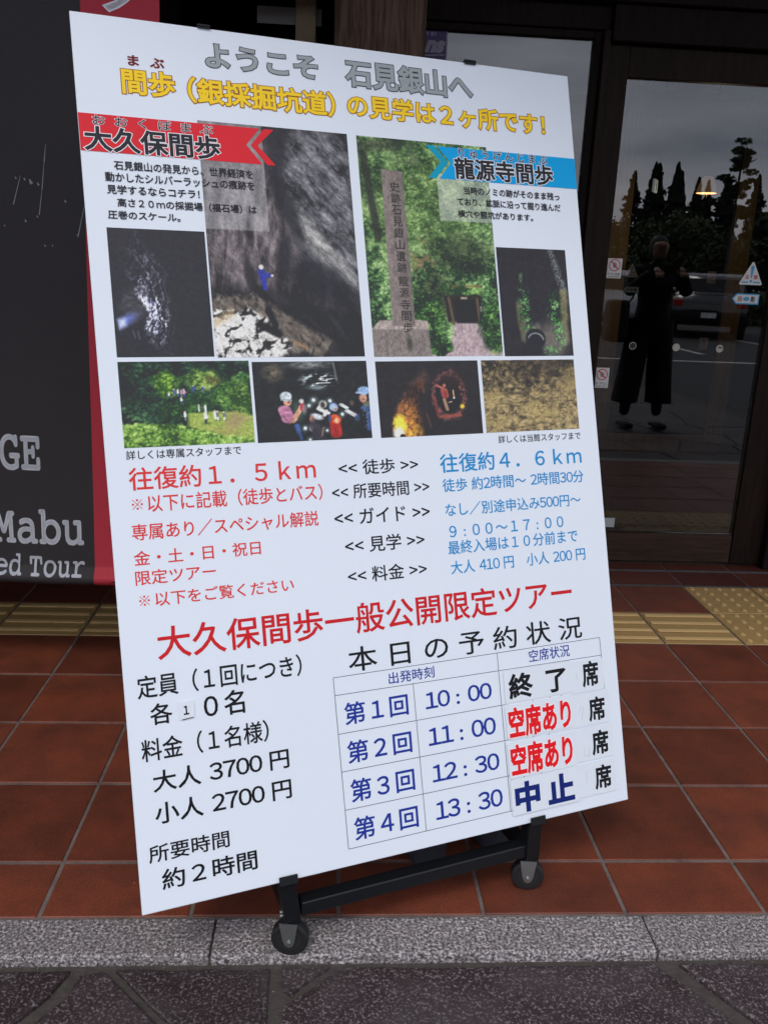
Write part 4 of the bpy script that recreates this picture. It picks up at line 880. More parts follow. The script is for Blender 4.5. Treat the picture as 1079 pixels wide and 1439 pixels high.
fin(cyl_bm((-1.49, -.012, .076), (BX+.25, -.012, .076), .008, 12), 'bottom_rod', BAN_B, ban)
for sx in (-1.3, .1): fin(cyl_bm((sx, .012, 2.92), (sx, .012, 3.60), .003, 6), 'hanging_cord', RUBBER, ban)
def ban_warp(P):
    Q = P.copy(); Q[:, 2] = P[:, 1]; Q[:, 1] = [banz(a, b_)-.0012 for a, b_ in P[:, :2]]; return Q
SERIF = lambda s: ''.join(chr(0x1D670+ord(c)-65) if c.isupper() else chr(0x1D68A+ord(c)-97) if c.islower() else c for c in s)
def bt(s, x0, z0, x1, z1, m=BAN_T, bold=.0, **k): text_fit(s, x0, z0, x1, z1, 0, m, ban, warp=ban_warp, bold=bold, **k)
def wx(x, z): return x+.87 + .02357*z, z+.0
bt(SERIF('GE'), -.354, .499, -.212, .628, bold=.018); bt(SERIF('Mabu'), -.396, .2135, -.062, .347, bold=.016); bt(SERIF('ed Tour'), -.391, .0897, -.060, .170, bold=.012)
bt('ク', .040, 2.054, .185, 2.205, bold=.03)
SCR = mat('banner_scratch_print', (.30, .31, .33, 1), .7)
def scratch(a, b, w_):
    a = Vector(a); b = Vector(b); n_ = Vector((-(b-a).y, (b-a).x)).normalized()*w_/2
    pts = [a+n_*.4, b+n_, b-n_, a-n_*.4]; bm = bmesh.new(); bm.faces.new([bm.verts.new((p_.x, banz(p_.x, p_.y)-.0012, p_.y)) for p_ in pts])
    me = bpy.data.meshes.new('printed_streak'); bm.to_mesh(me); bm.free(); link('printed_streak', me, SCR, ban)
def wl(X, Z): x = X+.87-.0236*Z; return (x, Z+x*.0236)
for A_, B_ in (((-.978, 1.636), (-.986, 1.58)), ((-.986, 1.58), (-.998, 1.49)), ((-.998, 1.49), (-1.012, 1.407)), ((-1.066, 1.531), (-1.095, 1.437)), ((-.86, 1.447), (-.887, 1.34))): scratch(wl(*A_), wl(*B_), .0032)
for X_, Z_, w_ in ((-1.055, 1.525, .006), (-1.037, 1.521, .011), (-1.012, 1.512, .007), (-1.083, 1.527, .005), (-.925, 1.46, .006), (-1.02, 1.405, .005), (-1.06, 1.39, .006), (-1.13, 1.37, .004), (-.975, 1.31, .004), (-1.0, 1.31, .005), (-.89, 1.35, .004)):
    x_, z_ = wl(X_, Z_); scratch((x_, z_), (x_+w_*.6, z_-w_*1.3), w_)

# ------------------------------------------------------------------ the sign board
BW_, BH_ = 1.02602, 1.58387
bu = Vector((.94624533, .32333318, .00868457)); bv = Vector((-.1049132, .28141245, .9538345)); bn = bu.cross(bv)
BO = Vector((-.30516264, 1.27504964, .17756195))
sign = empty('sign_board', label='large white information board with cave photographs and a timetable, leaning on a black easel', cat='sign')
MB = Matrix((bu, bv, bn)).transposed().to_4x4(); MB.translation = BO; sign.matrix_world = MB
def bl_bm():
    b = box_bm(0, BW_, 0, BH_, -.007, 0, .0006); return b
fin(bl_bm(), 'panel', WHITE, sign)
box('core_edge', .0008, BW_-.0008, -.0006, BH_+.0006, -.0062, -.0012, EDGE, sign)
mm = lambda L_: [(a/1000, b/1000) for a, b in L_]
Z1, Z2, Z3 = .0004, .0008, .0012
for nm, x0, x1, y0, y1, fn, nx, ny in (('cave_photo', 208, 499, 972.5, 1410.5, p_cave, 190, 290), ('tunnel_photo', 33, 204.5, 974.5, 1204.5, p_tunnel, 120, 160), ('hillside_photo', 33, 267, 814, 966.5, p_hill, 190, 125),
        ('tour_group_photo', 272.5, 500.5, 812.5, 964, p_group, 190, 128), ('mine_entrance_photo', 518.5, 807.5, 971.5, 1409.5, p_pillar, 195, 300), ('well_photo', 811.5, 981.5, 970.5, 1200, p_well, 110, 150),
        ('shaft_photo', 519, 745.5, 811.5, 962.5, p_shaft, 170, 115), ('rock_face_photo', 753.5, 980, 812, 962.5, p_rock, 160, 108)):
    o = print_photo(nm, x0/1000, x1/1000, y0/1000, y1/1000, fn, nx, ny, Z1, sign, PRINT)
    if nm == 'mine_entrance_photo':
        MON = mat('monument_print', lin(46, 42, 38), .36)
        for k, ch in enumerate('史跡石見銀山遺跡龍源寺間歩'):
            yy = 1.322-k*.0232-(.004 if k > 7 else 0); text_fit(ch, .5815+k*.0003, yy-.0195, .602+k*.0003, yy, Z1+.0002, MON, o, bold=.012)
poly_mesh('red_arrow_print', mm([(0.5, 1405), (324, 1405), (296, 1372), (324.5, 1337), (0.5, 1338.5)]), Z2, INK['banner_red'], sign)
poly_mesh('red_chevron_print', mm([(332, 1405), (351, 1405), (318, 1372.5), (350, 1337), (334, 1337), (304.5, 1372)]), Z2, INK['banner_red'], sign)
poly_mesh('blue_arrow_print', mm([(693, 1402.5), (1025.4, 1402), (1025.4, 1335.5), (694, 1336), (722, 1370)]), Z2, INK['arrow_blue'], sign)
poly_mesh('blue_chevron_print', mm([(668, 1403), (687, 1403.5), (716, 1370), (686, 1336), (669, 1336.5), (699, 1371)]), Z2, INK['chev'], sign)
STY = dict(greytitle=('grey', .030, ('dark', .058)), yellow=('yellow', .026, ('brown', .056)), maroon=('maroon', .035, None), furi=('headblack', .010, ('white', .040)), head=('headblack', .028, ('white', .058)),
    body=('headblack', .020, None), cap=('black', .008, None), redbig=('red', .012, None), red=('red', .009, None), mid=('black', .010, None), bluebig=('blue', .012, None), blue=('blue', .009, None),
    redhead=('crimson', .013, None), midbig=('black', .008, None), blk=('black', .012, None), blkm=('black', .0145, None), tblh=('navy', .008, None), navy=('navy', .0145, None),
    mblk=('black', .030, None), mred=('vividred', .038, ('white', .065)), mnavy=('deepnavy', .045, None))
def put(rec, parent, z, off=(0, 0)):
    s_, st, x0, y0, x1, y1, dr, sp = rec; c_, bd, outl = STY[st]
    x0, x1 = x0/1000-off[0], x1/1000-off[0]; y0, y1 = (y0+dr/2)/1000-off[1], (y1+dr/2)/1000-off[1]
    if bd > .015:                                  # bevelled strokes grow past the ink box: pull it in
        e = (y1-y0)*bd*.8; x0 += e; x1 -= e; y0 += e; y1 -= e
    if outl: text_fit(s_, x0, y0, x1, y1, z, INK[outl[0]], parent, name='lettering_outline', bold=outl[1], space=sp, zt=.0002); z += .0003
    text_fit(s_, x0, y0, x1, y1, z, INK[c_], parent, bold=bd, space=sp, zt=.00012)
for rec in LINES: put(rec, sign, Z3 if rec[1] in ('head', 'furi', 'body') else Z1)
# the two reference marks (a thin cross with four dots)
for (x_, y_, s_) in ((47.5, 714, 10.5), (46.5, 544, 10.0)):
    x_, y_, s_ = x_/1000, y_/1000, s_/1000
    for sg in (-1, 1):
        d_ = Vector((sg, 1)).normalized(); n_ = Vector((-d_.y, d_.x))*.0005; c0_ = Vector((x_, y_))
        poly_mesh('reference_mark', [c0_-d_*s_*1.15-n_, c0_+d_*s_*1.15-n_, c0_+d_*s_*1.15+n_, c0_-d_*s_*1.15+n_], Z1+.0001+sg*.00002, INK['red'], sign)
        ring(sign, x_+sg*s_*.72, y_, .0019, 0, Z1+.0001, INK['red'], 'reference_mark'); ring(sign, x_, y_+sg*s_*.72, .0019, 0, Z1+.0001, INK['red'], 'reference_mark')
# timetable rules
def rule(a, b, t_=.0011, name='table_rule', z=Z1):
    a = Vector(a)/1000; b = Vector(b)/1000; n_ = Vector((-(b-a).y, (b-a).x)).normalized()*t_/2
    poly_mesh(name, [a-n_, b-n_, b+n_, a+n_], z, INK['line'], sign)
for k, (a, b) in enumerate([((380.5, 359), (987, 358.5)), ((381, 325), (988, 320)), ((381.5, 251), (745, 251)), ((382, 179), (745, 178)), ((382.5, 106), (745, 105)), ((383, 32), (745, 33)), ((380.5, 359), (383.3, 32)), ((543.5, 325), (546, 32)), ((735, 359), (736.5, 33)), ((987, 358.5), (989, 247))]):
    rule(a, b, z=Z1+k*.00002)
# loose label cards stuck over the timetable
def card(x0, x1, y0, y1, z, m=LABEL, r=4):
    pts = []
    for cx_, cy2, a0 in ((x1-r, y1-r, 0), (x0+r, y1-r, 90), (x0+r, y0+r, 180), (x1-r, y0+r, 270)):
        for k in range(5): a = math.radians(a0+22.5*k); pts.append(((cx_+r*math.cos(a)-x0)/1000, (cy2+r*math.sin(a)-y0)/1000))
    bm = bmesh.new(); f = bm.faces.new([bm.verts.new((p_[0], p_[1], 0)) for p_ in pts]); ex_ = bmesh.ops.extrude_face_region(bm, geom=[f])
    bmesh.ops.translate(bm, vec=(0, 0, .0012), verts=[v for v in ex_['geom'] if isinstance(v, bmesh.types.BMVert)])
    o = fin(bm, 'status_card', m, sign); o.location = (x0/1000, y0/1000, z); return o
c_ = [card(748, 988, 248, 316, .0007), card(748, 997, 175.5, 245, .0008), card(746, 998, 102, 172, .0009), card(744, 997, 27, 97, .0010)]
off_y = (248, 175.5, 102, 27); off_x = (748, 748, 746, 744)
for k in range(4): put(LABEL_LINES[4+k], c_[k], .0014, (off_x[k]/1000, off_y[k]/1000))
d_ = [card(744.5, 907, 253, 319.5, .0022), card(741.5, 903.5, 180.5, 248.5, .0023), card(739.5, 901, 98, 171, .0024), card(739.5, 903, 22.5, 95.5, .0025, r=1.5)]
ox, oy = (744.5, 741.5, 739.5, 739.5), (253, 180.5, 98, 22.5)
for k in range(4): put(LABEL_LINES[k], d_[k], .0014, (ox[k]/1000, oy[k]/1000))
MARK = mat('pen_smudge', (.62, .50, .54, 1), .5)
for k, (a, b) in enumerate([((918, 206), (926, 222)), ((924, 190), (930, 216)), ((926, 130), (922, 116)), ((922, 116), (934, 110)), ((934, 110), (938, 128)), ((925, 80), (923, 52)), ((918, 291), (921, 276))]):
    a = Vector(a)/1000; b = Vector(b)/1000; n_ = Vector((-(b-a).y, (b-a).x)).normalized()*.0004
    poly_mesh('pen_smudge', [a-n_, b-n_, b+n_, a+n_], .0023+k*.00002, MARK, sign)
TRIM = mat('red_trim_print', lin(214, 60, 50), .4)
for k, (x_, y_) in enumerate(((806, 250.5), (848, 251), (876, 251.2), (800, 176), (838, 175.6), (770, 98.9), (812, 98.5))):
    poly_mesh('card_edge_mark', [(x_/1000, y_/1000), (x_/1000+.004, y_/1000), (x_/1000+.002, y_/1000-.0018)], .0037+k*.00002, TRIM if y_ > 200 else INK['line'], sign)
one = card(88.5, 117, 326, 357.5, .0006, r=1.5)
text_fit('１', .0100, .0085, .0185, .0235, .0014, INK['black'], one, bold=.03)
poly_mesh('underline', [(.006, -.001), (.026, .001), (.026, .0026), (.006, .0006)], .0015, INK['black'], one)

# ------------------------------------------------------------------ the easel
eas = empty('easel', (.2, 1.5, 0), label='black metal easel on castors holding up the white sign board', cat='easel')
EL = eas.location
def ep(name, bm, m, smooth=False):
    bmesh.ops.translate(bm, vec=-EL, verts=bm.verts); return fin(bm, name, m, eas, smooth)
def bp_(u, v, n): return BO+bu*u+bv*v+bn*n
back = -bn; back_h = Vector((-bn.x, -bn.y, 0)).normalized()
for u_, wc in ((.262, Vector((-.053, 1.383, .0360))), (.797, Vector((.446, 1.561, .0345)))):
    top = bp_(u_, -.002, -.022); foot = Vector((wc.x+.002, wc.y+.004, .072))
    ep('front_leg', bar_bm(foot, top+Vector((0, 0, -.001)), .031, .031, bu), BLACKM)
    ep('upright', bar_bm(top+Vector((0, 0, .001)), bp_(u_, BH_-.03, -.022), .030, .025, bu), BLACKM)
    # bottom hook: shelf plus lip in front of the board
    hk = bar_bm(bp_(u_-.0175, -.0055, -.012), bp_(u_+.0175, -.0055, -.012), .004, .030, bv, .0005); ep('hook_shelf', hk, BLACKM)
    hk = bar_bm(bp_(u_-.0175, .0022, .0042), bp_(u_+.0175, .0022, .0042), .0165, .0028, bv, .0006); ep('hook_lip', hk, BLACKM)
    # rear strut to the back castor
    r0 = foot+Vector((0, 0, .012))+back_h*.018; r1 = r0+back_h*.46
    ep('rear_bar', bar_bm(r0, r1, .026, .026, Vector((0, 0, 1))), BLACKM)
    m0 = r0+back_h*.40+Vector((0, 0, .014)); ep('stay', bar_bm(m0, bp_(u_, .95, -.036), .022, .018, bu), BLACKM)
    for c0, rr in ((wc, wc.z), (Vector((r1.x, r1.y, .034)), .034)):
        axd = Vector((-.12, -1, 0)).normalized()
        w0 = ep('castor_wheel', cyl_bm(c0-axd*.012, c0+axd*.012, rr, 36, bev=.004), RUBBER, False)
        b = cyl_bm(c0-axd*.0128, c0+axd*.0128, rr*.62, 28, bev=.001); w1 = ep('wheel_hub', b, mat('hub_plastic', (.02, .02, .021, 1), .45)); w1.parent = w0
        # zinc fork: two tapered plates and a top plate
        tz = max(c0.z+rr+.002, 0) if c0 is not wc else foot.z-.001
        for sgn in (-1, 1):
            bm = bmesh.new(); sd_ = axd.cross(Vector((0, 0, 1))).normalized(); P = []
            cpl = c0+axd*.0165*sgn
            prof = [(-.019, tz-c0.z+.006), (.016, tz-c0.z+.006), (.011, .002), (.007, -.008), (0, -.0115), (-.007, -.008), (-.012, .004)]
            F_ = [bm.verts.new(cpl+sd_*(-a)+Vector((0, 0, z_))) for a, z_ in prof]; B_2 = [bm.verts.new(v.co+axd*.0018*sgn) for v in F_]
            bm.faces.new(F_); bm.faces.new(B_2[::-1])
            for i in range(len(F_)): bm.faces.new((F_[i], F_[(i+1) % len(F_)], B_2[(i+1) % len(F_)], B_2[i]))
            ep('fork_plate', bm, ZINC)
        ep('axle_bolt', cyl_bm(c0-axd*.022, c0+axd*.0225, .0042, 12, bev=.001), ZINC)
    for dz in (.010, .002):
        q_ = foot+Vector((-.0165, 0, dz+.006)); ep('side_bolt', cyl_bm(q_, q_+Vector((-.006, -.001, 0)), .0042, 10, bev=.001), ZINC)
    # top clip over the edge of the board
uL, uR = .262, .797
a = bp_(uL, 0, 0)
fL = Vector((-.051, 1.384, .098))+back_h*.004; fR = Vector((.448, 1.564, .098))+back_h*.004
dd = (fR-fL).normalized(); ep('cross_bar', bar_bm(fL+dd*.0165, fR-dd*.0165, .030, .030, Vector((0, 0, 1)), .002), BLACKM)
rL = fL+back_h*.43+Vector((0, 0, -.014)); rR = fR+back_h*.43+Vector((0, 0, -.014)); ep('cross_bar', bar_bm(rL+dd*.0135, rR-dd*.0135, .026, .026, Vector((0, 0, 1)), .002), BLACKM)
ep('cross_bar', bar_bm(bp_(uL+.0155, 1.30, -.0225), bp_(uR-.0155, 1.30, -.0225), .024, .022, bv, .002), BLACKM)
for u0_, u1_, hh in ((.2215, .2454, .0045), (.772, .7985, .006)):
    c1 = bar_bm(bp_(u0_, BH_+.0025, -.008), bp_(u1_, BH_+.0025, -.008), .0035, .028, bv, .0005); ep('clip_top', c1, BLACKM)
    c1 = bar_bm(bp_(u0_, BH_-hh/2+.004, .0032), bp_(u1_, BH_-hh/2+.004, .0032), hh+.003, .0022, bv, .0005); ep('clip_lip', c1, BLACKM)
    c1 = bar_bm(bp_(u0_, BH_-.02, -.0215), bp_(u1_, BH_-.02, -.0215), .046, .003, bv, .0005); ep('clip_back', c1, BLACKM)

# navy weight bags behind the board
def bag(x, y, rz, w0, w1, h, label):
    bm = bmesh.new(); n_ = 28; rows = []
    for z, k in ((0, .80), (.006, .92), (.02, .99), (.06, 1.06), (.12, 1.18), (.18, 1.28), (h, 1.32), (h+.004, 1.25), (h-.01, 1.18)):
        r_ = []
        for i in range(n_):
            a = 2*math.pi*i/n_; c, s_ = math.cos(a), math.sin(a); e = 2/4.2
            wob = 1+.012*math.sin(a*5+z*40)
            r_.append(bm.verts.new((math.copysign(abs(c)**e, c)*w0/2*k*wob, math.copysign(abs(s_)**e, s_)*w1/2*k*wob, z)))
        rows.append(r_)
    for A_, B_ in zip(rows[:-1], rows[1:]):
        for i in range(n_): bm.faces.new((A_[i], A_[(i+1) % n_], B_[(i+1) % n_], B_[i]))
    bm.faces.new(rows[0][::-1])
    e_ = empty('weight_bag', (x, y, 0), rz, label, 'bag', 'navy weight bags behind the sign')
    fin(bm, 'fabric_body', NAVYF, e_, True)
    fin(box_bm(-w0*.56, w0*.56, -w1*.56, w1*.56, h-.014, h-.006, .004), 'filling', INT_F, e_)
    for sx in (-1, 1):
        ps = [Vector((sx*w0*.3+math.cos(t)*.03, 0, h+.004+math.sin(t)*.035)) for t in np.linspace(0, math.pi, 9)]; b2 = bmesh.new()
        for p0, p1 in zip(ps[:-1], ps[1:]): merge(b2, cyl_bm(p0, p1, .004, 8))
        fin(b2, 'handle', NAVYF, e_)
bag(.232, 1.680, .28, .088, .11, .21, 'left of two dark navy fabric weight bags, on the tiles behind the sign')
bag(.392, 1.738, .36, .088, .11, .21, 'right of two dark navy fabric weight bags, on the tiles behind the sign')

# ------------------------------------------------------------------ what stands behind the camera and shows in the glass
# the bystander
def skin_body(name, V, E, R, m, parent, sub=2):
    me = bpy.data.meshes.new(name); me.from_pydata(V, E, []); o = link(name, me, m, parent)
    md = o.modifiers.new('skin', 'SKIN'); md.use_smooth_shade = True
    for i, r in enumerate(R):
        sv = me.skin_vertices[0].data[i]; sv.radius = (r, r) if not isinstance(r, tuple) else r; sv.use_root = (i == 0)
    s2 = o.modifiers.new('sub', 'SUBSURF'); s2.levels = sub; s2.render_levels = sub; return o
per = empty('person', (2.78, -.08, 0), label='standing person in dark wide trousers holding up a phone, reflected in the door', cat='person')
SKINC = mat('skin', (.42, .24, .17, 1), .55); CL = mat('dark_clothing', (.012, .012, .014, 1), .85); HAIR = mat('black_hair', (.01, .008, .007, 1), .5)
V_ = [(0, 0, .90), (0, .01, 1.05), (0, 0, 1.20), (0, -.01, 1.33), (0, 0, 1.41), (0, .01, 1.46),
      (-.095, 0, .80), (-.13, .01, .46), (-.15, .0, .09), (.095, 0, .80), (.13, -.01, .46), (.15, .0, .09),
      (-.17, 0, 1.34), (-.27, .10, 1.16), (-.16, .30, 1.34), (.17, 0, 1.34), (.26, .10, 1.17), (.10, .31, 1.36)]
E_ = [(0, 1), (1, 2), (2, 3), (3, 4), (4, 5), (0, 6), (6, 7), (7, 8), (0, 9), (9, 10), (10, 11), (3, 12), (12, 13), (13, 14), (3, 15), (15, 16), (16, 17)]
R_ = [.15, .135, .155, .13, .06, .05, .10, .07, .045, .10, .07, .045, .075, .06, .04, .075, .06, .04]
for sx in (-1, 1):
    bm = bmesh.new(); rows = []
    for j in range(15):
        t = j/14; z = .95-.73*t; cx_ = sx*(.092+.062*t); r0 = .108+.006*t
        rows.append([bm.verts.new((cx_+r0*(1+.07*t*math.sin(a_*5+j*.25+sx))*math.cos(a_), r0*.92*(1+.07*t*math.sin(a_*5+j*.25+sx))*math.sin(a_), z)) for a_ in [2*math.pi*i/36 for i in range(36)]])
    for A_, B_ in zip(rows[:-1], rows[1:]):
        for i in range(36): bm.faces.new((A_[i], A_[(i+1) % 36], B_[(i+1) % 36], B_[i]))
    fin(bm, 'trouser_leg', CL, per, True)
fin(box_bm(-.075, .065, .34, .349, 1.33, 1.405, .006, 2), 'mobile_phone', RUBBER, per)
skin_body('body', V_, E_, R_, CL, per)
skin_body('head', [(0, .01, 1.44), (0, .015, 1.50), (0, .02, 1.555), (0, .015, 1.60)], [(0, 1), (1, 2), (2, 3)], [.05, .068, .082, .06], SKINC, per)
skin_body('hair', [(0, -.035, 1.44), (0, -.03, 1.52), (0, -.015, 1.60), (0, .02, 1.63), (-.07, .0, 1.52), (.07, .0, 1.52)], [(0, 1), (1, 2), (2, 3), (1, 4), (1, 5)], [.06, .078, .085, .055, .03, .03], HAIR, per)
fin(box_bm(-.40, -.22, -.10, .10, .74, 1.10, .04, 2), 'shoulder_bag', mat('bag_canvas', (.06, .06, .065, 1), .8), per, True)
b2 = bmesh.new(); ps = [Vector((-.39, .02, 1.09)), Vector((-.36, .03, 1.02)), Vector((-.28, .06, 1.03)), Vector((-.20, .04, 1.12)), Vector((-.17, .02, 1.24)), Vector((-.16, .0, 1.40))]
for p0, p1 in zip(ps[:-1], ps[1:]): merge(b2, cyl_bm(p0, p1, .010, 8))
fin(b2, 'bag_strap', mat('strap_grey', (.28, .29, .30, 1), .7), per)
for sx, hp in ((-1, Vector((-.115, .32, 1.355))), (1, Vector((.085, .325, 1.365)))):
    hd = skin_body('hand', [tuple(hp+Vector((0, -.03, .02))), tuple(hp), tuple(hp+Vector((0, .035, -.02)))], [(0, 1), (1, 2)], [.022, (.03, .018), (.032, .014)], SKINC, per)
    for k in range(4):
        f0 = hp+Vector(((k-1.5)*.016, .035, -.02)); q = skin_body('finger', [tuple(f0), tuple(f0+Vector((0, .03, -.015))), tuple(f0+Vector((0, .045, -.04)))], [(0, 1), (1, 2)], [.009, .008, .007], SKINC, hd, 1)
    f0 = hp+Vector((-sx*.025, .0, -.005)); skin_body('thumb', [tuple(f0), tuple(f0+Vector((-sx*.02, .025, -.01))), tuple(f0+Vector((-sx*.016, .045, -.02)))], [(0, 1), (1, 2)], [.010, .009, .008], SKINC, hd, 1)
for sx in (-1, 1):
    o = fin(box_bm(sx*.15-.045, sx*.15+.045, -.07, .19, .0, .05, .02, 2), 'shoe', RUBBER, per, True)

# parked cars
def car(x, y, rz, paint, label):
    e = empty('parked_car', (x, y, -.0335), rz, label, 'car', 'cars parked across the road')
    L2, W2 = 2.1, .86
    prof = [(-L2, .32), (-L2, .78), (-L2+.08, .95), (-L2+.35, 1.02), (-L2+.62, 1.42), (-L2+.9, 1.52), (.35, 1.52), (.75, 1.40), (1.22, 1.0), (1.9, .86), (L2, .70), (L2, .32)]
    bm = bmesh.new(); rows = []
    for (yy, s_) in ((-W2, .94), (-W2*.97, 1), (W2*.97, 1), (W2, .94)):
        rows.append([bm.verts.new((px, yy*(1-.16*max(0, (pz-.95)/.57)), pz*(s_ if pz > .4 else 1))) for px, pz in prof])
    n_ = len(prof)
    for A_, B_ in zip(rows[:-1], rows[1:]):
        for i in range(n_): bm.faces.new((A_[i], A_[(i+1) % n_], B_[(i+1) % n_], B_[i]))
    bm.faces.new(rows[0][::-1]); bm.faces.new(rows[-1]); bmesh.ops.bevel(bm, geom=bm.edges[:], offset=.03, segments=2, affect='EDGES')
    fin(bm, 'body', paint, e, True)
    for sy in (-1, 1):
        pts = [(-1.35, 1.06), (-1.15, 1.40), (.32, 1.42), (.98, 1.06)]; bm = bmesh.new()
        fs = [bm.verts.new((a, sy*(W2*(1-.16*max(0, (b-.95)/.57))+.006), b)) for a, b in pts]; bm.faces.new(fs); bmesh.ops.solidify(bm, geom=bm.faces[:], thickness=.01); fin(bm, 'side_window', CARG, e)
        for wx_ in (-1.3, 1.32):
            w_ = fin(cyl_bm((wx_, sy*(W2-.17), .32), (wx_, sy*(W2+.02), .32), .32, 24, bev=.03), 'wheel', RUBBER, e); fin(cyl_bm((wx_, sy*(W2-.1), .32), (wx_, sy*(W2+.028), .32), .19, 16, bev=.01), 'rim', ZINC, w_)
        fin(box_bm(L2-.10, L2+.015, sy*.62-.16, sy*.62+.16, .66, .78, .02), 'headlight', mat('lens', (.6, .6, .6, 1), .2), e)
        fin(box_bm(-L2-.012, -L2+.05, sy*.70-.1, sy*.70+.1, .74, .90, .02), 'tail_light', mat('tail_lens', (.4, .01, .01, 1), .3), e)
    for a_, b_ in (((1.16, 1.05), (.78, 1.38)), ((-1.70, 1.08), (-1.50, 1.38))):
        bm = bmesh.new(); bm.faces.new([bm.verts.new((a_[0]+(.03 if a_[0] > 0 else -.06), s*.66, a_[1])) for s in (-1, 1)]+[bm.verts.new((b_[0]+(.03 if a_[0] > 0 else -.06), s*.58, b_[1]+.01)) for s in (1, -1)]); bmesh.ops.solidify(bm, geom=bm.faces[:], thickness=.01); fin(bm, 'windscreen', CARG, e)
    fin(box_bm(L2, L2+.02, -.17, .17, .42, .52, .004), 'number_plate', mat('plate', (.7, .7, .7, 1), .5), e); fin(box_bm(-L2-.02, -L2, -.17, .17, .50, .62, .004), 'number_plate', mat('plate', (.7, .7, .7, 1), .5), e)
    return e
CARG = mat('car_glass', (.01, .012, .014, 1), .08, spec=.8)
car(9.6, -14.8, math.radians(-68), mat('black_paint', (.012, .012, .014, 1), .2, coat=1), 'black parked car reflected in the middle of the glass door')
car(6.9, -15.2, math.radians(95), mat('silver_paint', (.30, .31, .33, 1), .3, metal=.5, coat=1), 'silver parked car reflected at the left of the glass door')

# trees beyond the car park, all real and behind the camera
LEAF = [mat('leaf_'+k, c, .7, noise=(.8, .8, d), rand=.25) for k, c, d in (('cedar', (.016, .030, .016, 1), (.028, .045, .020, 1)), ('broad', (.040, .062, .020, 1), (.075, .10, .034, 1)), ('pine', (.022, .036, .016, 1), (.035, .05, .02, 1)))]
BARK = mat('bark', (.07, .05, .038, 1), .9, noise=(4, .6, (.035, .026, .02, 1)))
def leaf_mesh(name, pts, size, seed, m, asp=1.0):
    r = np.random.RandomState(seed); n = len(pts); a = r.normal(size=(n, 3)); a /= np.linalg.norm(a, axis=1)[:, None]
    b = np.cross(a, r.normal(size=(n, 3))); b /= np.linalg.norm(b, axis=1)[:, None]; s = size*r.uniform(.6, 1.4, (n, 1))
    P = np.stack([pts-a*s, pts-b*s*asp, pts+a*s, pts+b*s*asp], 1).reshape(-1, 3)
    me = bpy.data.meshes.new(name); me.from_pydata(P.tolist(), [], np.arange(4*n).reshape(-1, 4).tolist()); me.materials.append(m); return me
def conifer(h, seed):
    r = np.random.RandomState(seed); n = 9000; t = r.uniform(0, 1, n)**.75; z = h*(.10+.90*t); lay = .75+.25*np.sin(z*5.2+r.uniform(0, .6, n)); th = r.uniform(0, 6.283, n)
    nb = 90; bz = r.uniform(0, 1, nb)**.8; bth = r.uniform(0, 6.283, nb); bl = r.uniform(.55, 1.15, nb); k = r.randint(0, nb, n); q = r.uniform(0, 1, n)**.7
    main = r.uniform(0, 1, n) < .62; t = np.where(main, bz[k], t); z = h*(.10+.90*t); R = h*.25*(1-t)**.85*np.where(main, bl[k]*q, np.sqrt(r.uniform(.0, .4, n)))+.03; th = np.where(main, bth[k]+r.normal(0, .16, n), th)
    return leaf_mesh('crown', np.stack([R*np.cos(th), R*np.sin(th), z-R*.22+r.normal(0, .07, n)], 1), .10, seed, LEAF[0])
def broad(h, w_, seed, n=7000, m=1, z0=.25):
    r = np.random.RandomState(seed); P = []
    cs = [(r.uniform(-.6, .6)*w_, r.uniform(-.6, .6)*w_, h*r.uniform(z0+.12, .86), r.uniform(.28, .5)*w_) for _ in range(16)]
    for k in range(n):
        c = cs[k % 16]; d = r.normal(size=3); d /= np.linalg.norm(d); q = c[3]*r.uniform(.55, 1.05); P.append((c[0]+d[0]*q, c[1]+d[1]*q, c[2]+d[2]*q*.75))
    return leaf_mesh('crown', np.array(P), .13, seed, LEAF[m])
def trunk(h, r0, seed, limbs=6, lf=.28):
    r = random.Random(seed); b = cyl_bm((0, 0, -.2), (r.uniform(-.1, .1), 0, h), r0, 10, r0*.3)
    for k in range(limbs):
        z = h*(.35+.09*k); a = r.uniform(0, 6.28); ln = h*lf; merge(b, cyl_bm((0, 0, z), (math.cos(a)*ln, math.sin(a)*ln, z+ln*.5), r0*.4, 7, r0*.12))
    me = bpy.data.meshes.new('trunk'); b.to_mesh(me); b.free(); me.materials.append(BARK); return me
def tree(x, y, crown, tr, label, cat, group, s=1, rz=0, name='cedar_tree'):
    e = empty(name, (x, y, -.0335), rz, label, cat, group); e.scale = (s, s, s); link('crown', crown, None, e); link('trunk', tr, None, e); return e
cc = [conifer(11, 3), conifer(10, 8)]; ct = trunk(9, .2, 5, 0); bc = [broad(6.2, 3.6, 11), broad(6.8, 4.2, 15), broad(5.4, 3.4, 19)]; bt_ = trunk(4.4, .18, 7)
spots = [(20.5, .88), (23.0, .95), (26.6, .96), (27.9, 1.0), (28.6, 1.02), (29.7, 1.0), (30.5, .90), (30.9, .96), (31.9, .92), (33.2, .90), (34.3, .95), (35.0, .91), (38.0, .98), (41.0, .95), (45.0, 1.0), (14, .9)]
for k, (x_, s_) in enumerate(spots):
    tree(x_, -71.5-(k*37 % 5)*.5, cc[k % 2], ct, 'dark cedar in the row of trees reflected in the glass', 'cedar tree', 'cedars reflected in the glass', s_*(1 if k % 2 == 0 else 1.1), k*1.3)
k = 0
for x_ in range(-6, 52, 4):
    tree(x_+rnd.uniform(-1, 1), -42-rnd.uniform(0, 7), bc[k % 3], bt_, 'round leafy tree in the green belt reflected in the glass', 'leafy tree', 'leafy trees reflected in the glass', rnd.uniform(.66, .86), k*2.1, 'leafy_tree'); k += 1
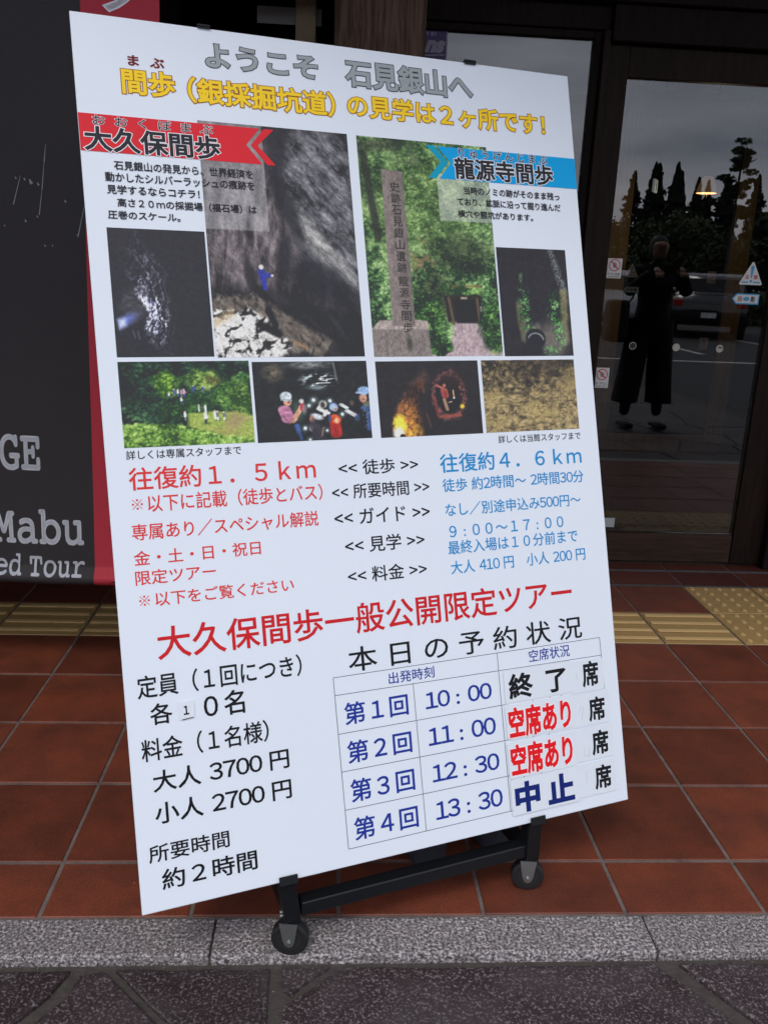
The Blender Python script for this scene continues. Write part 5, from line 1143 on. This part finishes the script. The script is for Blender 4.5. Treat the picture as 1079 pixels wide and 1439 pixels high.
for x_ in range(2, 34, 5):
    tree(x_+rnd.uniform(-1, 1), -26-rnd.uniform(0, 3), bc[k % 3], bt_, 'low leafy tree beside the car park reflected in the glass', 'leafy tree', 'low trees beside the car park', rnd.uniform(.44, .54), k*1.7, 'leafy_tree'); k += 1
tree(17.2, -25.5, broad(5.2, 2.0, 23, 6000, 1, .35), bt_, 'taller leafy tree right of the thin pine, reflected at the edge of the glass door', 'leafy tree', None, .98, 0, 'leafy_tree')
r = np.random.RandomState(5); P = []
for _ in range(46):
    t_ = r.uniform(0, 1); cz_ = 6.25-2.6*t_; sp_ = .12+.75*t_**.8*(.6+.4*math.sin(t_*17)); cx_, cy2 = r.uniform(-sp_, sp_), r.uniform(-.3, .3); rr = r.uniform(.12, .26)
    for k in range(110):
        d = r.normal(size=3); d /= np.linalg.norm(d); q = rr*r.uniform(.2, 1)**.4; P.append((cx_+d[0]*q*1.4, cy2+d[1]*q, cz_+d[2]*q*.5))
tree(14.5, -25, leaf_mesh('crown', np.array(P), .045, 4, LEAF[2]), trunk(6, .09, 17, 7, .09), 'tall thin pine standing above the other trees, reflected at the right of the glass door', 'pine tree', None, 1.0, 0, 'pine_tree')
# grit and crumbs along the kerb joint
gb = bmesh.new(); rg = random.Random(8)
for _ in range(150):
    x_ = rg.uniform(-1.2, 1.9); y_ = 1.366+rg.gauss(0, .012) if rg.random() < .75 else rg.uniform(1.05, 1.36); z_ = -.0205 if y_ > 1.362 else -.0105
    if y_ > 1.3725: continue
    s_ = rg.uniform(.0008, .0026); v_ = [gb.verts.new((x_+rg.uniform(-s_, s_), y_+rg.uniform(-s_, s_), z_+rg.uniform(0, s_))) for _ in range(4)]
    for tri in ((0, 1, 2), (0, 2, 3), (0, 3, 1), (1, 3, 2)): gb.faces.new([v_[i] for i in tri])
tag(fin(gb, 'grit', mat('grit', (.26, .23, .20, 1), .9, rand=.3)), 'small pale grit lying in the joint in front of the kerb', 'grit', kind='stuff')
hedge = leaf_mesh('hedge', np.stack([np.random.RandomState(3).uniform(-30, 70, 26000), np.random.RandomState(4).uniform(-21.5, -20.3, 26000), np.random.RandomState(5).uniform(-.1, 1.0, 26000)], 1), .11, 6, LEAF[1])
tag(link('hedge', hedge), 'low clipped green hedge running along the far side of the car park', 'hedge')
